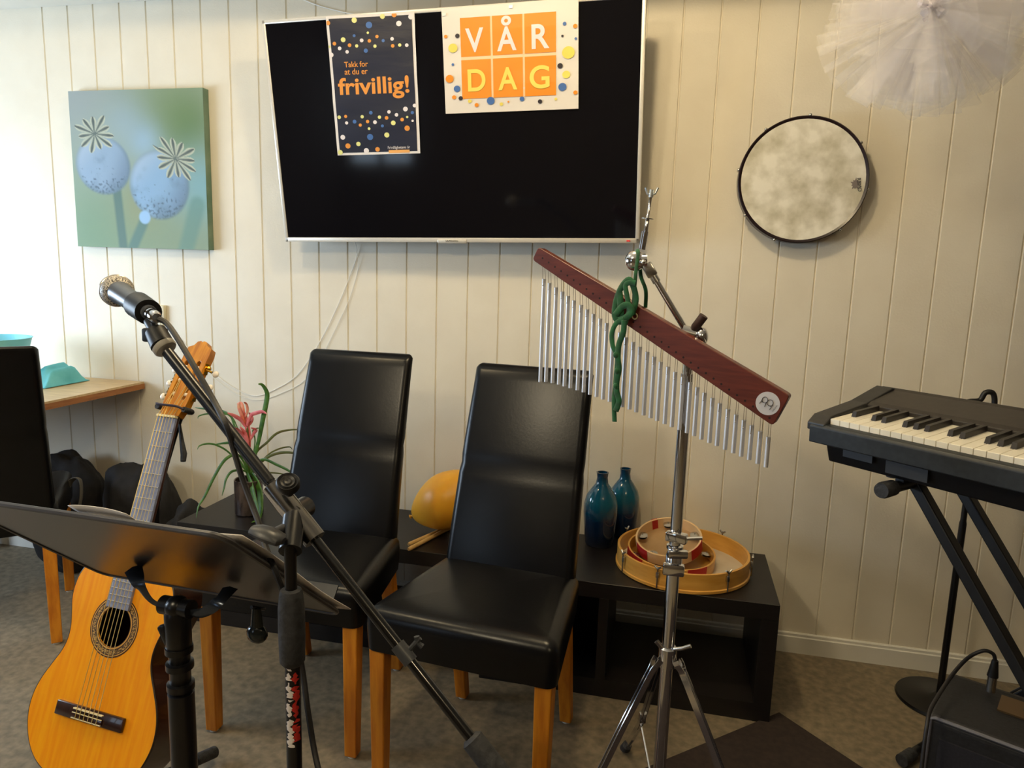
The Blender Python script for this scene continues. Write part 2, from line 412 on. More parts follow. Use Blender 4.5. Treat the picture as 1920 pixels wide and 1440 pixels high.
g = MB(); g.grid(NU, NV, lambda u, v: Vector((cx0+(cx1-cx0)*u, cyf, cz1+(cz0-cz1)*v)))
cv = thing('canvas_print', 'square canvas print of two blue poppy seed pods hanging on the panelled wall', 'picture', ((cx0+cx1)/2, cyf/2, cz0))
gp = obj('printed_canvas', g, mat('poppy_print', (.5,.5,.5), .6), cv, 0)
cols = [x for j in range(NV) for i in range(NU) for x in (*paint(i/(NU-1), j/(NV-1)), 1)]
gp.data.color_attributes.new('pigment', 'FLOAT_COLOR', 'POINT')
gp.data.color_attributes['pigment'].data.foreach_set('color', cols)
nt = gp.data.materials[0].node_tree; an_ = nt.nodes.new('ShaderNodeAttribute'); an_.attribute_name = 'pigment'
nt.links.new(an_.outputs['Color'], nt.nodes['Principled BSDF'].inputs['Base Color'])
obj('stretcher_frame', MB().box(((cx0+cx1)/2, (cyf-.001)/2, (cz0+cz1)/2), (cx1-cx0, -cyf-.003, cz1-cz0)), noisy('canvas_side', srgb(96,128,110), srgb(128,150,128), 8, .7), cv, 0)

# ------------------------------------------------------------------ television
TW, TH = 1.3, .7475
tr = Matrix.Translation((-.791, -.105, 1.417)) @ Matrix.Rotation(-.006, 4, 'Z') @ Matrix.Rotation(-.018, 4, 'Y') @ Matrix.Rotation(.14, 4, 'X')
tv = thing('television', 'large flat television with white bezel tilted forward on the wall with two posters taped on', 'television', mtx=tr)
def L(x, y, z): return tr @ Vector((x, y, z))
Rt = tr.to_3x3()
fr = MB(); bz = .0125
for c, s in (((-TW/2+bz/2, 0, TH/2), (bz, .022, TH)), ((TW/2-bz/2, 0, TH/2), (bz, .022, TH)), ((0, 0, TH-bz/2), (TW, .022, bz)), ((0, 0, .008), (TW, .022, .016))):
    fr.box(L(*c), s, Rt, .002)
fr.box(L(.0, -.004, .004), (.11, .018, .016), Rt, .005, 3)
obj('bezel', fr, TVF, tv)
obj('screen', MB().box(L(0, -.003, TH/2), (TW-2*bz+.002, .012, TH-bz-.014), Rt), SCREEN, tv, 0)
obj('back_shell', MB().box(L(0, .028, TH/2), (TW-.02, .034, TH-.02), Rt, .008), GREYP, tv)
mt = tr @ Matrix.Translation((.0, -.0135, .0025)) @ Matrix.Rotation(pi/2, 4, 'X')
obj('maker_lettering', text_mb('SAMSUNG', .009, mt, space=1.2), DARKGREY, tv, 0)
obj('power_light', MB().box(L(TW/2-.035, -.0125, .008), (.012, .002, .004), Rt), LED, tv, 0)
br = MB().box((-.79, -.03, 1.74), (.3, .04, .3)); br.box((-.79, -.08, 1.77), (.12, .07, .08))
obj('wall_bracket', br, BLACKM, tv, 0)
TVn = Rt @ Vector((0, -1, 0)); TVo = L(0, -.0105, 0)
def tvp(x, y, lift=0): return onp(x, y, TVo+TVn*lift, TVn)

# posters: bilinear sheets hanging on the screen; s,t = 0..1 across and down
def poster_map(TL, TR, BR, BL, lift, wav):
    P = [tr.inverted() @ tvp(*q) for q in (TL, TR, BR, BL)]
    def f(s, t, h=0):
        p = (P[0]*(1-s)+P[1]*s)*(1-t)+(P[3]*(1-s)+P[2]*s)*t
        w_ = wav*(sin(t*23+s*4)*.5+sin(t*11-s*3+1)*.6+.6*sin(s*5+2))
        q = p+Vector((0, -(lift+w_+h), 0)); return tr @ q
    return f
f1 = poster_map((612,31.5), (777.5,22.5), (789,287.5), (634,291.5), .0035, .0012)
po = thing('poster', "dark blue poster reading Takk for at du er frivillig taped to the television's left half", 'poster', loc=f1(.5, 1))
obj('white_sheet', MB().grid(24, 50, lambda u, v: f1(u, v)), PAPER, po, 60)
bx = 5/160
obj('navy_field', MB().grid(24, 50, lambda u, v: f1(bx+u*(1-2*bx), .018+v*.964, .0006)), NAVY, po, 60)
def dots(f, items, asp, h=.0011):
    """items: (s,t,r,matindex); asp = width/height of the sheet; one pattern mesh"""
    m = MB()
    for s, t, r, k in items:
        m.cur = k; pts = []
        for a in range(20):
            ss = s+cos(a*pi/10)*r; tt = t+sin(a*pi/10)*r*asp
            pts.append(f(min(max(ss, .005), .995), min(max(tt, .004), .996), h))
        m.add(pts, [list(range(20))])
    return m
def pd(x, y):  # crop pixel of the poster close-up -> s,t
    X = 600+x/4.965; Y = 10+y/4.965
    t = (Y-27)/(289.5-27); xl = 612+22*t; xr = 777.5+11.5*t; s = (X-xl)/(xr-xl); t2 = (Y-(31.5-9*s))/(260-4*s*0+ (0)); 
    return s, (Y-(31.5*(1-s)+22.5*s))/((291.5-31.5)*(1-s)+(287.5-22.5)*s)
D1 = [(85,165,20,1),(330,138,24,3),(466,180,29,0),(590,103,22,3),(697,88,22,1),(740,166,24,2),(850,105,24,2),(328,276,13,0),(455,249,11,3),(540,283,15,1),(398,318,17,2),(470,322,16,1),(598,320,14,0),(680,304,16,2),
      (225,313,22,3),(142,348,17,1),(285,362,17,1),(352,368,15,3),(522,370,15,3),(686,367,16,1),(750,360,15,3),(814,361,16,2),(95,376,11,3),(191,391,17,2),(262,422,16,2),(437,411,19,0),(112,450,21,2),
      (884,918,17,2),(801,951,22,2),(865,985,15,0),(650,978,16,2),(482,986,17,0),(720,1006,17,2),(186,1029,17,3),(247,1021,15,1),(402,1024,16,3),(563,1028,16,3),(629,1035,17,1),(818,1027,11,3),(772,1051,17,1),(868,1063,11,2),
      (256,1083,15,2),(331,1071,18,0),(453,1070,16,1),(522,1076,18,2),(691,1083,22,3),(385,1104,15,1),(591,1112,14,0),(467,1138,13,3),(818,1134,25,1),(476,1218,29,0),(631,1199,24,3),(220,1221,23,2),(366,1286,21,3),(268,1305,25,1),(440,1352,25,2),(544,1338,22,1),(195,1368,24,3)]
obj('dot_pattern', dots(f1, [(*pd(x, y), r/800, k) for x, y, r, k in D1], 165/262), [BLUE, ORANGET, WHITED, PYEL], po, 0)
def text_on(f, body, box, h=.0012, offset=0):
    """box=(s0,s1,t0,t1) glyph bounds on the sheet"""
    mb = text_mb(body, 1, Matrix.Identity(4), 0, offset, fit=(0, 1, 0, 1))
    mb.v = [f(box[0]+v.x*(box[1]-box[0]), box[3]+v.y*(box[2]-box[3]), h) for v in mb.v]
    return mb
def boxp(x0, x1, y0, y1):
    a = pd(x0, (y0+y1)/2); b = pd(x1, (y0+y1)/2); c = pd((x0+x1)/2, y0); d = pd((x0+x1)/2, y1); return (a[0], b[0], c[1], d[1])
tl = merge(text_on(f1, 'Takk for', boxp(234,455,508,560), offset=.012)); b2 = text_on(f1, 'at du er', boxp(236,452,572,628), offset=.012); tl.add(b2.v, b2.f)
b2 = text_on(f1, 'frivillig!', boxp(176,836,648,858), offset=.022); tl.add(b2.v, b2.f)
obj('orange_lettering', tl, ORANGET, po, 0)
obj('small_lettering', text_on(f1, 'Frivillighetens år', boxp(640,846,1305,1340)), WHITED, po, 0)
a = pd(648, 1346); b = pd(842, 1370)
obj('orange_strip', MB().grid(2, 2, lambda u, v: f1(a[0]+(b[0]-a[0])*u, a[1]+(b[1]-a[1])*v, .0012)), mat('pale_orange_strip', srgb(240,176,96), .5), po, 0)

f2 = poster_map((828.5,18), (1085,-4), (1085,204), (836.5,213.5), .0045, .0008)
p2 = thing('poster', "white poster with orange squares reading VÅR DAG taped to the television's right half", 'poster', loc=f2(.5, 1))
obj('white_sheet', MB().grid(30, 24, lambda u, v: f2(u, v)), PAPERG, p2, 60)
def pe(x, y):
    X = 820+x/6.546; Y = y/6.546
    s = (X-830)/(1085-830)
    for _ in range(3):
        t = (Y-(18*(1-s)-4*s))/((195.5)*(1-s)+208*s); xl = 828.5+8*t; s = (X-xl)/(1085-xl)
    return s, t
def quad(f, px, h):
    P = [pe(*q) for q in px]
    return MB().grid(6, 6, lambda u, v: f((P[0][0]*(1-u)+P[1][0]*u)*(1-v)+(P[3][0]*(1-u)+P[2][0]*u)*v, (P[0][1]*(1-u)+P[1][1]*u)*(1-v)+(P[3][1]*(1-u)+P[2][1]*u)*v, h))
obj('cream_grid', quad(f2, [(292,222),(1470,138),(1470,1163),(322,1210)], .0006), CREAML, p2, 0)
XS = [(0,.318),(.340,.655),(.676,1)]; YS = [(0,.475),(.515,1)]
G = [pe(*q) for q in [(292,222),(1470,138),(1470,1163),(322,1210)]]
def gl(u, v): return ((G[0][0]*(1-u)+G[1][0]*u)*(1-v)+(G[3][0]*(1-u)+G[2][0]*u)*v, (G[0][1]*(1-u)+G[1][1]*u)*(1-v)+(G[3][1]*(1-u)+G[2][1]*u)*v)
for j, (v0, v1) in enumerate(YS):
    for i, (a0, a1) in enumerate(XS):
        obj('orange_square', MB().grid(4, 4, lambda u, v: f2(*gl(a0+(a1-a0)*u, v0+(v1-v0)*v), .0016)), ORANGE, p2, 0)
def box2(x0, x1, y0, y1):
    a = pe(x0, (y0+y1)/2); b = pe(x1, (y0+y1)/2); c = pe((x0+x1)/2, y0); d = pe((x0+x1)/2, y1); return (a[0], b[0], c[1], d[1])
for ch, bx_, m_ in (('V',(362,590,338,632),WHITED), ('A',(755,993,318,612),WHITED), ('R',(1178,1392,288,586),WHITED), ('D',(392,614,838,1114),YELLOW), ('A',(770,1004,814,1098),YELLOW), ('G',(1154,1394,790,1082),YELLOW)):
    obj('letter_'+ch.lower(), text_on(f2, ch, box2(*bx_), .0030, .018), m_, p2, 0)
cs, ct = pe(868, 250); rg = MB(); asp2 = 252/202
pts = []
for r in (.037, .014):
    for a in range(24): pts.append(f2(cs+cos(a*pi/12)*r, ct+sin(a*pi/12)*r*asp2, .0030))
rg.add(pts, [[a, (a+1) % 24, 24+(a+1) % 24, 24+a] for a in range(24)])
obj('letter_ring', rg, WHITED, p2, 0)
D2 = [(112,443,22,1),(260,434,28,2),(203,582,58,3),(203,783,17,0),(162,960,52,1),(255,1083,42,0),(218,1190,27,1),(302,1202,28,2),(416,1238,24,3),(501,1287,26,1),(677,1233,50,0),(808,1275,22,3),(895,1246,12,1),(1062,1209,30,0),(1279,1243,27,2),(1468,1212,17,3),
      (1573,285,22,0),(1698,314,26,1),(1547,433,15,2),(1705,465,16,0),(1617,634,76,3),(1519,797,33,2),(1592,905,48,3),(1547,1060,50,0),(1700,1131,26,1)]
obj('dot_pattern', dots(f2, [(*pe(x, y), r/1680, k) for x, y, r, k in D2], asp2, .0026), [BLUE, ORANGE, BLACKD, YELLOW], p2, 0)
for x, y in ((926, 84), (95, 182)):
    obj('tape', MB().box(f2(*pe(x, y), .003), (.012, .001, .008), Rt), mat('clear_tape', (.95,.95,.9), .1), p2, 0)

# ------------------------------------------------------------------ frame drum on the wall
dc = Vector((.361, -.028, 1.640)); dr = .1985
DM = frame((0, -1, 0), (1, 0, 0), dc)
fd = thing('frame_drum', 'round frame drum with mottled cream skin and dark rim hanging on the wall', 'drum', loc=(dc.x, 0, dc.z-dr))
obj('hoop', MB().lathe([(dr-.010, -.027), (dr, -.027), (dr, .0275), (dr-.003, .0305), (dr-.007, .0285), (dr-.010, .027), (dr-.010, -.027)], DM, 72), DRUMRIM, fd)
obj('drumhead', MB().lathe([(dr-.008, .022), (dr-.008, .0268), (0, .0272)], DM, 72), DRUMHEAD, fd)
for a in (88, 35, -8, -50, -110, -146, 171, 128):
    a = radians(a); p = DM @ Vector((cos(a)*(dr+.002), -sin(a)*(dr+.002)*-1, .018))
    t = MB(); t.tube([p, p+Vector((0, .03, 0))], .0035, 8); t.sphere(p+Vector((0, -.004, 0)), .0055, seg=10)
    obj('tension_screw', t, STEEL, fd)
# star shaped print on the skin with its small word
sp_ = aty(1604, 345, -.056)
st = MB(); st.add([Vector((sp_.x+cos(radians(a*18+90))*(.021 if a % 4 == 0 else .011 if a % 2 else .016)*.8, -.0560, sp_.z+sin(radians(a*18+90))*(.021 if a % 4 == 0 else .011 if a % 2 else .016))) for a in range(20)], [list(range(20))])
obj('printed_star', st, mat('grey_print', srgb(128,118,112), .6), fd, 0)
obj('printed_word', text_mb('REMO', .016, Matrix.Translation((sp_.x+.006, -.0566, sp_.z-.003)) @ Matrix.Rotation(radians(80), 4, 'Y') @ Matrix.Rotation(pi/2, 4, 'X'), .0002), DARKGREY, fd, 0)

# ------------------------------------------------------------------ tulle pompom hanging from the ceiling
tc_ = Vector((.505, -.72, 1.935))
tp = thing('tulle_pompom', 'large white tulle pompom hanging from the ceiling near the top right corner', 'decoration', loc=tc_)
RAD = .235
rnd = random.Random(3)
k = 0
for ring, (el, nn) in enumerate(((-82, 3), (-58, 5), (-32, 7), (-6, 8), (20, 7), (46, 5), (72, 3))):
    for q in range(nn):
        az = 2*pi*(q+.5*(ring % 2))/nn+rnd.uniform(-.1, .1); e = radians(el+rnd.uniform(-7, 7))
        d = Vector((cos(e)*cos(az), cos(e)*sin(az), sin(e))); Mx = frame(d, (rnd.uniform(-1,1), rnd.uniform(-1,1), .3), tc_)
        ph = rnd.uniform(0, 6); R1 = RAD*rnd.uniform(.86, 1.03); wd_ = radians(rnd.uniform(26, 36)); nf = rnd.randint(4, 7)
        def fan(u, v, Mx=Mx, ph=ph, R1=R1, wd_=wd_, nf=nf):
            a = (u-.5)*2*wd_; r = R1*(.04+.96*v)*(1-.10*abs(u-.5)**2*4)
            pl = .032*v*sin(u*nf*2*pi+ph)+.02*v*v*sin(u*9+ph*2)
            return Mx @ Vector((r*sin(a), pl, r*cos(a)))
        mbf = MB().grid(34, 7, fan)
        obj('tulle_fan', mbf, TULLE, tp, 60)
hb = MB(); hb.sphere(tc_, .018, seg=12)
for q in range(16):
    d = Vector((rnd.uniform(-1,1), rnd.uniform(-1,1), rnd.uniform(-1,1))).normalized(); hb.tube([tc_, tc_+d*.032], [.006, .010], 8)
obj('gathered_knot', hb, mat('ribbon_knot', srgb(206,202,214), .35), tp)
obj('hanging_thread', MB().tube([tc_, (tc_.x, tc_.y, ZC)], .0009, 6), PAPER, tp)

# ------------------------------------------------------------------ cables on the wall
def cable(name, pts, r, m, label, cat='cable', n=10):
    o = obj(name, MB().tube(spline(pts, n), r, 8), m); recentre(o); return tag(o, label, cat)
Y0 = -.004
cable('white_cable', [aty(665,452,-.02), aty(669,478,Y0), aty(655,520,Y0), aty(630,580,Y0), aty(600,640,Y0), aty(560,700,Y0), aty(520,728,Y0), aty(480,742,Y0), aty(440,728,Y0), aty(400,700,Y0), aty(372,672,Y0), aty(330,628,Y0), aty(312,600,Y0)], .0013, CLEARC, 'thin white cable sagging across the wall from the television down to the wall plate')
cable('white_cable', [aty(668,470,-.02), aty(672,500,Y0), aty(655,560,Y0), aty(632,610,Y0), aty(606,662,Y0), aty(572,712,Y0), aty(530,736,Y0), aty(484,750,Y0), aty(442,738,Y0), aty(404,712,Y0), aty(388,694,Y0)], .0010, CABLEW, 'thinner pale cable running just under the sagging one, right of the guitar head')
cable('white_cable', [aty(545,-12,Y0), aty(590,8,Y0), aty(640,22,Y0), aty(700,34,-.02), aty(760,50,-.03)], .0022, CABLEW, 'white cable running down to the top left edge of the television')
wp = thing('wall_plate', 'small cream cable plate on the wall behind the microphone', 'wall plate', loc=aty(307,600,0))
q = aty(307,588,0); obj('plate', MB().box((q.x, -.009, q.z), (.03, .018, .07), None, .004), mat('cream_plastic', srgb(226,216,184), .5), wp); obj('cable_entry', MB().box((q.x+.004, -.012, q.z-.04), (.012, .014, .02), None, .003), mat('cream_plastic_b', srgb(220,208,172), .5), wp)
q = atd(1912, 145, 1.75)

# ------------------------------------------------------------------ chairs
def loft(sections, closed_ends=True, n_c=5):
    """rounded rectangle sections: (cx, cy, cz, width, depth, corner radius, tilt) stacked"""
    vs = []; fs = []; per = 4*(n_c+1)
    for (cx, cy, cz, w_, d_, r, tl_) in sections:
        pts = []
        for qx, qy, a0 in ((1,1,0), (-1,1,90), (-1,-1,180), (1,-1,270)):
            for k in range(n_c+1):
                a = radians(a0+90*k/n_c); pts.append(((w_/2-r)*qx+r*cos(a), (d_/2-r)*qy+r*sin(a)))
        for x, y in pts: vs.append(Vector((cx+x, cy+y*cos(tl_), cz+y*sin(tl_))))
    m = len(sections)
    for i in range(m-1):
        for k in range(per): fs.append([i*per+k, i*per+(k+1) % per, (i+1)*per+(k+1) % per, (i+1)*per+k])
    fs.append(list(range(per))[::-1]); fs.append([(m-1)*per+k for k in range(per)])
    return vs, fs
def back_mb(zt=1.035, lean=.17):
    S = []; z0 = .40
    N_ = 26
    for i in range(N_+1):
        t = i/N_; z = z0+(zt-z0)*t
        s = max(0, (z-.47)/(zt-.47)); cy = .178+lean*(s**1.15); th = .072-.030*t; wd_ = .386-.026*t**1.2
        tilt = .30*s
        # stitched seam across the back
        seam = math.exp(-((t-.585)/.018)**2); th -= .010*seam; wd_ -= .004*seam
        if i == N_: pass
        S.append((0, cy, z, wd_, th, .024, tilt))
    last = S[-1]
    for k, (dz, sh) in enumerate(((.006, .010), (.010, .022), (.012, .036))):
        S.append((0, last[1]+dz*.3, last[2]+dz, last[3]-sh*.8, max(.006, last[4]-sh), max(.002, .024-sh*.6), last[6]))
    b = MB(); b.add(*loft(S)); return b
def seat_mb():
    b = MB(); S = []
    n_c = 5
    vs = []; fs = []
    prof_ = [(.385, -.006), (.388, 0), (.455, .004), (.478, .002), (.490, -.006), (.497, -.016), (.5005, -.032), (.503, -.075), (.505, -.14)]
    per = None
    for z, inset in prof_:
        pts = []
        for sx, sy, a0 in ((1,1,0), (-1,1,90), (-1,-1,180), (1,-1,270)):
            r = .026
            hw = (.200 if sy > 0 else .245)+inset; hy = .205+inset
            r_ = max(.004, r+inset*.5)
            for k in range(n_c+1):
                a = radians(a0+90*k/n_c); pts.append(Vector((sx*(hw-r_)+r_*cos(a), sy*(hy-r_)+r_*sin(a), z)))
        per = len(pts); vs += pts
    for i in range(len(prof_)-1):
        for k in range(per): fs.append([i*per+k, i*per+(k+1) % per, (i+1)*per+(k+1) % per, (i+1)*per+k])
    fs.append(list(range(per))[::-1]); fs.append([(len(prof_)-1)*per+k for k in range(per)])
    b.add(vs, fs); return b
def leg_mb(x, y, x2, y2, z1=.39, w1=.042, w2=.034):
    b = MB(); vs = []
    for cx, cy, z, w_ in ((x2, y2, .006, w2), (x, y, z1, w1)):
        vs += [(cx-w_/2, cy-w_/2, z), (cx+w_/2, cy-w_/2, z), (cx+w_/2, cy+w_/2, z), (cx-w_/2, cy+w_/2, z)]
    b.add(vs, [[0,3,2,1], [4,5,6,7], [0,1,5,4], [1,2,6,5], [2,3,7,6], [3,0,4,7]]); return b
def make_chair(label, x, y, rz):
    t = thing('dining_chair', label, 'chair', (x, y, 0), Matrix.Rotation(rz, 3, 'Z'), 'black leather high-back chairs')
    obj('seat', seat_mb(), LEATHER, t, 50, local=True)
    obj('backrest', back_mb(), LEATHER, t, 50, local=True)
    for sx in (-1, 1):
        for (ax, ay, bx_, by_) in ((sx*.216, -.178, sx*.214, -.180), (sx*.165, .178, sx*.168, .258)):
            lg = obj('leg', leg_mb(ax, ay, bx_, by_), OAK, t, 0, local=True, bevel=.003)
            obj('glide', MB().lathe([(.013, 0), (.014, .006)], Matrix.Translation((bx_, by_, 0)), 16), GUM, lg, local=True)
    return t
chairs = [make_chair('black high-back leather chair on the right, behind the wind chimes', -.44, -.865, radians(-6)), 
          make_chair('black high-back leather chair in the middle, behind the microphone boom', -1.005, -.755, radians(0)),
          make_chair('black high-back leather chair cut off by the left edge, pushed up to the wooden table', -2.33, -.60, radians(225))]
PROTO = None

# ------------------------------------------------------------------ low black benches
def bench(label, x0, x1, y0, y1, ztop):
    t = thing('tv_bench', label, 'bench', ((x0+x1)/2, (y0+y1)/2, 0), None, 'low black benches along the wall')
    th = .05
    obj('top_board', MB().box(((x0+x1)/2, (y0+y1)/2, ztop-th/2), (x1-x0, y1-y0, th), None, .001, 1), BLACKW, t, 0)
    for x in (x0+th/2, x1-th/2): obj('side_panel', MB().box((x, (y0+y1)/2, (ztop-th)/2), (th, y1-y0, ztop-th)), BLACKW, t, 0)
    obj('bottom_board', MB().box(((x0+x1)/2, (y0+y1)/2, .03), (x1-x0-2*th, y1-y0, .058)), BLACKW, t, 0)
    xm = (x0+x1)/2-.06
    obj('divider', MB().box((xm, (y0+y1)/2, (.059+ztop-th)/2), (.03, y1-y0, ztop-th-.059)), BLACKW, t, 0)
    obj('back_panel', MB().box(((x0+th+xm)/2, y1-.012, (.059+ztop-th)/2), (xm-x0-th-.03, .012, ztop-th-.059)), BLACKW, t, 0)
    return t
bench('low black bench under the vases and the tambourines', -.56, .349, -.473, -.073, .38)
bench('low black bench under the potted plant, partly behind the chairs', -1.735, -.62, -.40, -.02, .38)

# ------------------------------------------------------------------ table, bags, turquoise things
tb = thing('table', 'light wooden table against the wall at the left edge, turquoise things on top', 'table', (-2.75, -.35, 0))
ZT = .813
obj('tabletop', MB().box((-2.885, -.36, ZT-.004), (1.43, .70, .008)), TABLEW, tb, 0)
obj('edge_band', MB().box((-2.885, -.36, ZT-.019), (1.432, .702, .022)), TABLEE, tb, 0)
for x, y in ((-2.98, -.08), (-3.5, -.08), (-3.5, -.64), (-2.98, -.64)):
    obj('leg', MB().box((x, y, (ZT-.03)/2), (.05, .05, ZT-.03)), BLACKM, tb, 0)
q = atz(112, 1150, .06)
bk = atz(54, 640, .95)
tq = thing('plastic_tub', 'turquoise tub on the table, only its rim showing above the left chair', 'tub', (-2.70, -.30, ZT))
pr_ = aty(52, 637, -.30); rr_ = .14; cxx = pr_.x-rr_-.035; zt_ = pr_.z
obj('tub', MB().lathe([(.085, ZT-zt_+.0), (rr_-.004, -.004), (rr_, 0), (rr_-.006, 0), (.082, ZT-zt_+.006), (0, ZT-zt_+.006)], Matrix.Translation((cxx, -.30, zt_)), 40), TURQ, tq)
tq.location = (0,0,0) if False else tq.location
# folded cloth
a = atz(64, 735, ZT); b = atz(126, 722, ZT)
cl = MB()
def cloth(u, v):
    x = a.x-.10+(b.x-a.x+.10)*u; y = -.30+.22*v
    e = min(u, 1-u, v, 1-v); h = .085*(sstep(0, .30, e))*(1-.35*u)+.004*sin(u*14+v*5)*sstep(0, .2, e)
    return Vector((x, y, ZT+.003+h))
cl.grid(26, 18, cloth); co = obj('cloth', cl, TURQC, None, 60, solid=.002); recentre(co); tag(co, 'turquoise folded cloth lying on the wooden table beside the left chair', 'cloth')

def lumpy(name, c, r, sc_, seed, m, parent, amp=.18, cut=None):
    bm = bmesh.new(); bmesh.ops.create_icosphere(bm, subdivisions=5, radius=r)
    for v in bm.verts:
        n_ = v.co.normalized(); k = 1+amp*mnoise.noise(n_*1.6+Vector((seed, seed*2, 0)))+amp*.35*mnoise.noise(n_*3.4+Vector((seed, 0, 0)))+.025*abs(mnoise.noise(n_*8+Vector((seed, 0, 3))))
        v.co = Vector((n_.x*r*k*sc_[0], n_.y*r*k*sc_[1], n_.z*r*k*sc_[2]))
    Mx = Matrix.Translation(Vector(c)); mb = MB(); mb.bm(bm, Mx)
    for v in mb.v:
        if v.z < .003: v.z = .003
        if v.y > -.012: v.y = -.012
    return obj(name, mb, m, parent, 60)
bp_ = thing('backpack', 'black backpack with a grey shoulder strap on the floor under the table', 'bag', (-2.45, -.22, 0))
lumpy('body', (-2.46, -.15, .27), .24, (.70, .50, 1.12), 4, FABRIC, bp_)
s0 = [aty(118, 955, -.36), aty(122, 925, -.37), aty(135, 900, -.36), aty(150, 900, -.35), aty(152, 930, -.36), aty(146, 960, -.37)]
obj('shoulder_strap', MB().tube(spline(s0, 8), .018, 8, flat=.25, ref=(0,1,0)), STRAPG, bp_)
j1 = lumpy('jacket', (-2.10, -.15, .26), .23, (.72, .52, 1.12), 9, FABRIC, None, .22); recentre(j1); tag(j1, 'black jacket heaped on the floor behind the guitar neck', 'jacket')
j2 = lumpy('jacket', (-1.845, -.20, .18), .17, (.55, .7, 1.1), 15, FABRIC, None, .25); recentre(j2); tag(j2, 'low bundle of black clothing against the left end of the bench', 'clothing')

# ------------------------------------------------------------------ potted bromeliad
pc = atz(459, 966, .38); pc = Vector((pc.x, pc.y+.03, .38)); prr = .052
pt = thing('potted_bromeliad', 'bromeliad with pink flower in a bronze pot on the left bench', 'plant', pc)
ptop = .135
obj('pot', MB().lathe([(prr-.004, 0), (prr, .004), (prr, ptop-.002), (prr-.002, ptop), (prr-.005, ptop-.002), (prr-.005, ptop-.02), (0, ptop-.02)], Matrix.Translation(pc), 48), BRONZE, pt)
obj('soil', MB().lathe([(prr-.006, ptop-.022), (0, ptop-.014)], Matrix.Translation(pc), 24), TERRA, pt)
def leaf(px, wmax, m, dY=0, name='leaf', twist=0, yofs=None):
    """px: pixel path of the midrib; yofs: how far each end leaves the pot's plane"""
    n_ = len(px); P = []
    for i, (x, y) in enumerate(px):
        t = i/(n_-1); P.append(aty(x, y, pc.y+dY*t))
    P = spline(P, 8); N_ = len(P); mb = MB(); vs = []
    for i, p in enumerate(P):
        t = i/(N_-1); a_ = P[max(0, i-1)]; b_ = P[min(N_-1, i+1)]; T = (b_-a_).normalized()
        side = T.cross(Vector((0, -1, .0))).normalized()
        side = (Matrix.Rotation(twist*t, 3, T) @ side)
        w_ = wmax*(.35+.65*sin(min(1, t*1.25+.12)*pi*.5))*(1-t**3)**.8+.0004
        dn = T.cross(side).normalized()
        vs += [p-side*w_, p+dn*w_*.35, p+side*w_]
    for p in vs:
        if p.y > -.40 and p.z < .3835: p.z = .3835
    fs = []
    for i in range(N_-1): fs += [[3*i, 3*i+1, 3*i+4, 3*i+3], [3*i+1, 3*i+2, 3*i+5, 3*i+4]]
    mb.add(vs, fs); return obj(name, mb, m, pt, 60, solid=.0008)
base = (468, 890)
leaf([base, (484,830), (492,790), (500,750), (500,735), (492,722), (484,720)], .011, LEAF, -.03)
leaf([base, (480,850), (500,830), (520,812), (545,806), (572,806)], .005, LEAFR, .05)
leaf([base, (495,862), (520,850), (548,849), (575,858)], .006, LEAFR, -.02)
leaf([base, (500,855), (522,842), (542,838), (548,843)], .003, LEAFR, .06)
leaf([base, (490,862), (520,872), (545,885), (562,900)], .006, LEAF, -.05)
leaf([base, (445,865), (425,845), (404,834), (388,832), (374,836), (370,843)], .004, LEAF, -.04)
leaf([base, (452,858), (438,853), (420,864), (402,893), (384,930), (372,950), (368,972)], .0065, LEAF, -.12)
leaf([base, (455,882), (435,884), (424,898), (420,915), (416,930)], .005, LEAF, -.06)
leaf([base, (440,800), (430,778), (405,768), (380,766), (365,764)], .0055, LEAF, .03)
leaf([base, (440,850), (432,832), (420,831), (400,834)], .006, LEAF, .04)
leaf([base, (440,790), (410,776), (388,776), (373,780), (371,785)], .003, LEAF, -.03)
leaf([base, (478,830), (474,808), (482,803), (490,803)], .003, LEAF, .02)
leaf([(470,884), (482,905), (488,930), (487,960), (480,985), (472,1000)], .014, LEAF, -.10)
leaf([(462,884), (470,905), (478,940), (486,975), (490,996)], .011, LEAF, -.13)
leaf([(466,886), (500,886), (525,888), (545,893)], .003, LEAFR, .03)
leaf([base, (464,860), (462,830), (464,800)], .012, LEAFR, 0)
for px, w_, m_, dy in (([(466,870),(464,840),(460,815),(450,800)], .011, FLOWER, -.01), ([(466,850),(466,820),(462,790),(458,772)], .012, FLOWER, 0), ([(462,800),(470,780),(478,775),(492,772),(500,776)], .008, FLOWER, -.03),
                 ([(460,800),(452,788),(440,780),(426,774)], .009, FLOWER, -.02), ([(458,795),(452,775),(448,762),(450,754)], .009, FLOWERT, -.01), ([(458,785),(456,768),(452,756),(444,758)], .007, FLOWERT, .01),
                 ([(466,830),(476,812),(480,806),(470,802)], .007, FLOWER, -.02), ([(462,826),(452,812),(444,804),(440,802)], .007, FLOWER, -.03), ([(460,782),(464,770),(462,758),(457,754)], .006, FLOWERT, -.02), ([(464,800),(472,788),(470,778),(466,774)], .008, FLOWER, .01)):
    leaf(px, w_, m_, dy, 'bract')

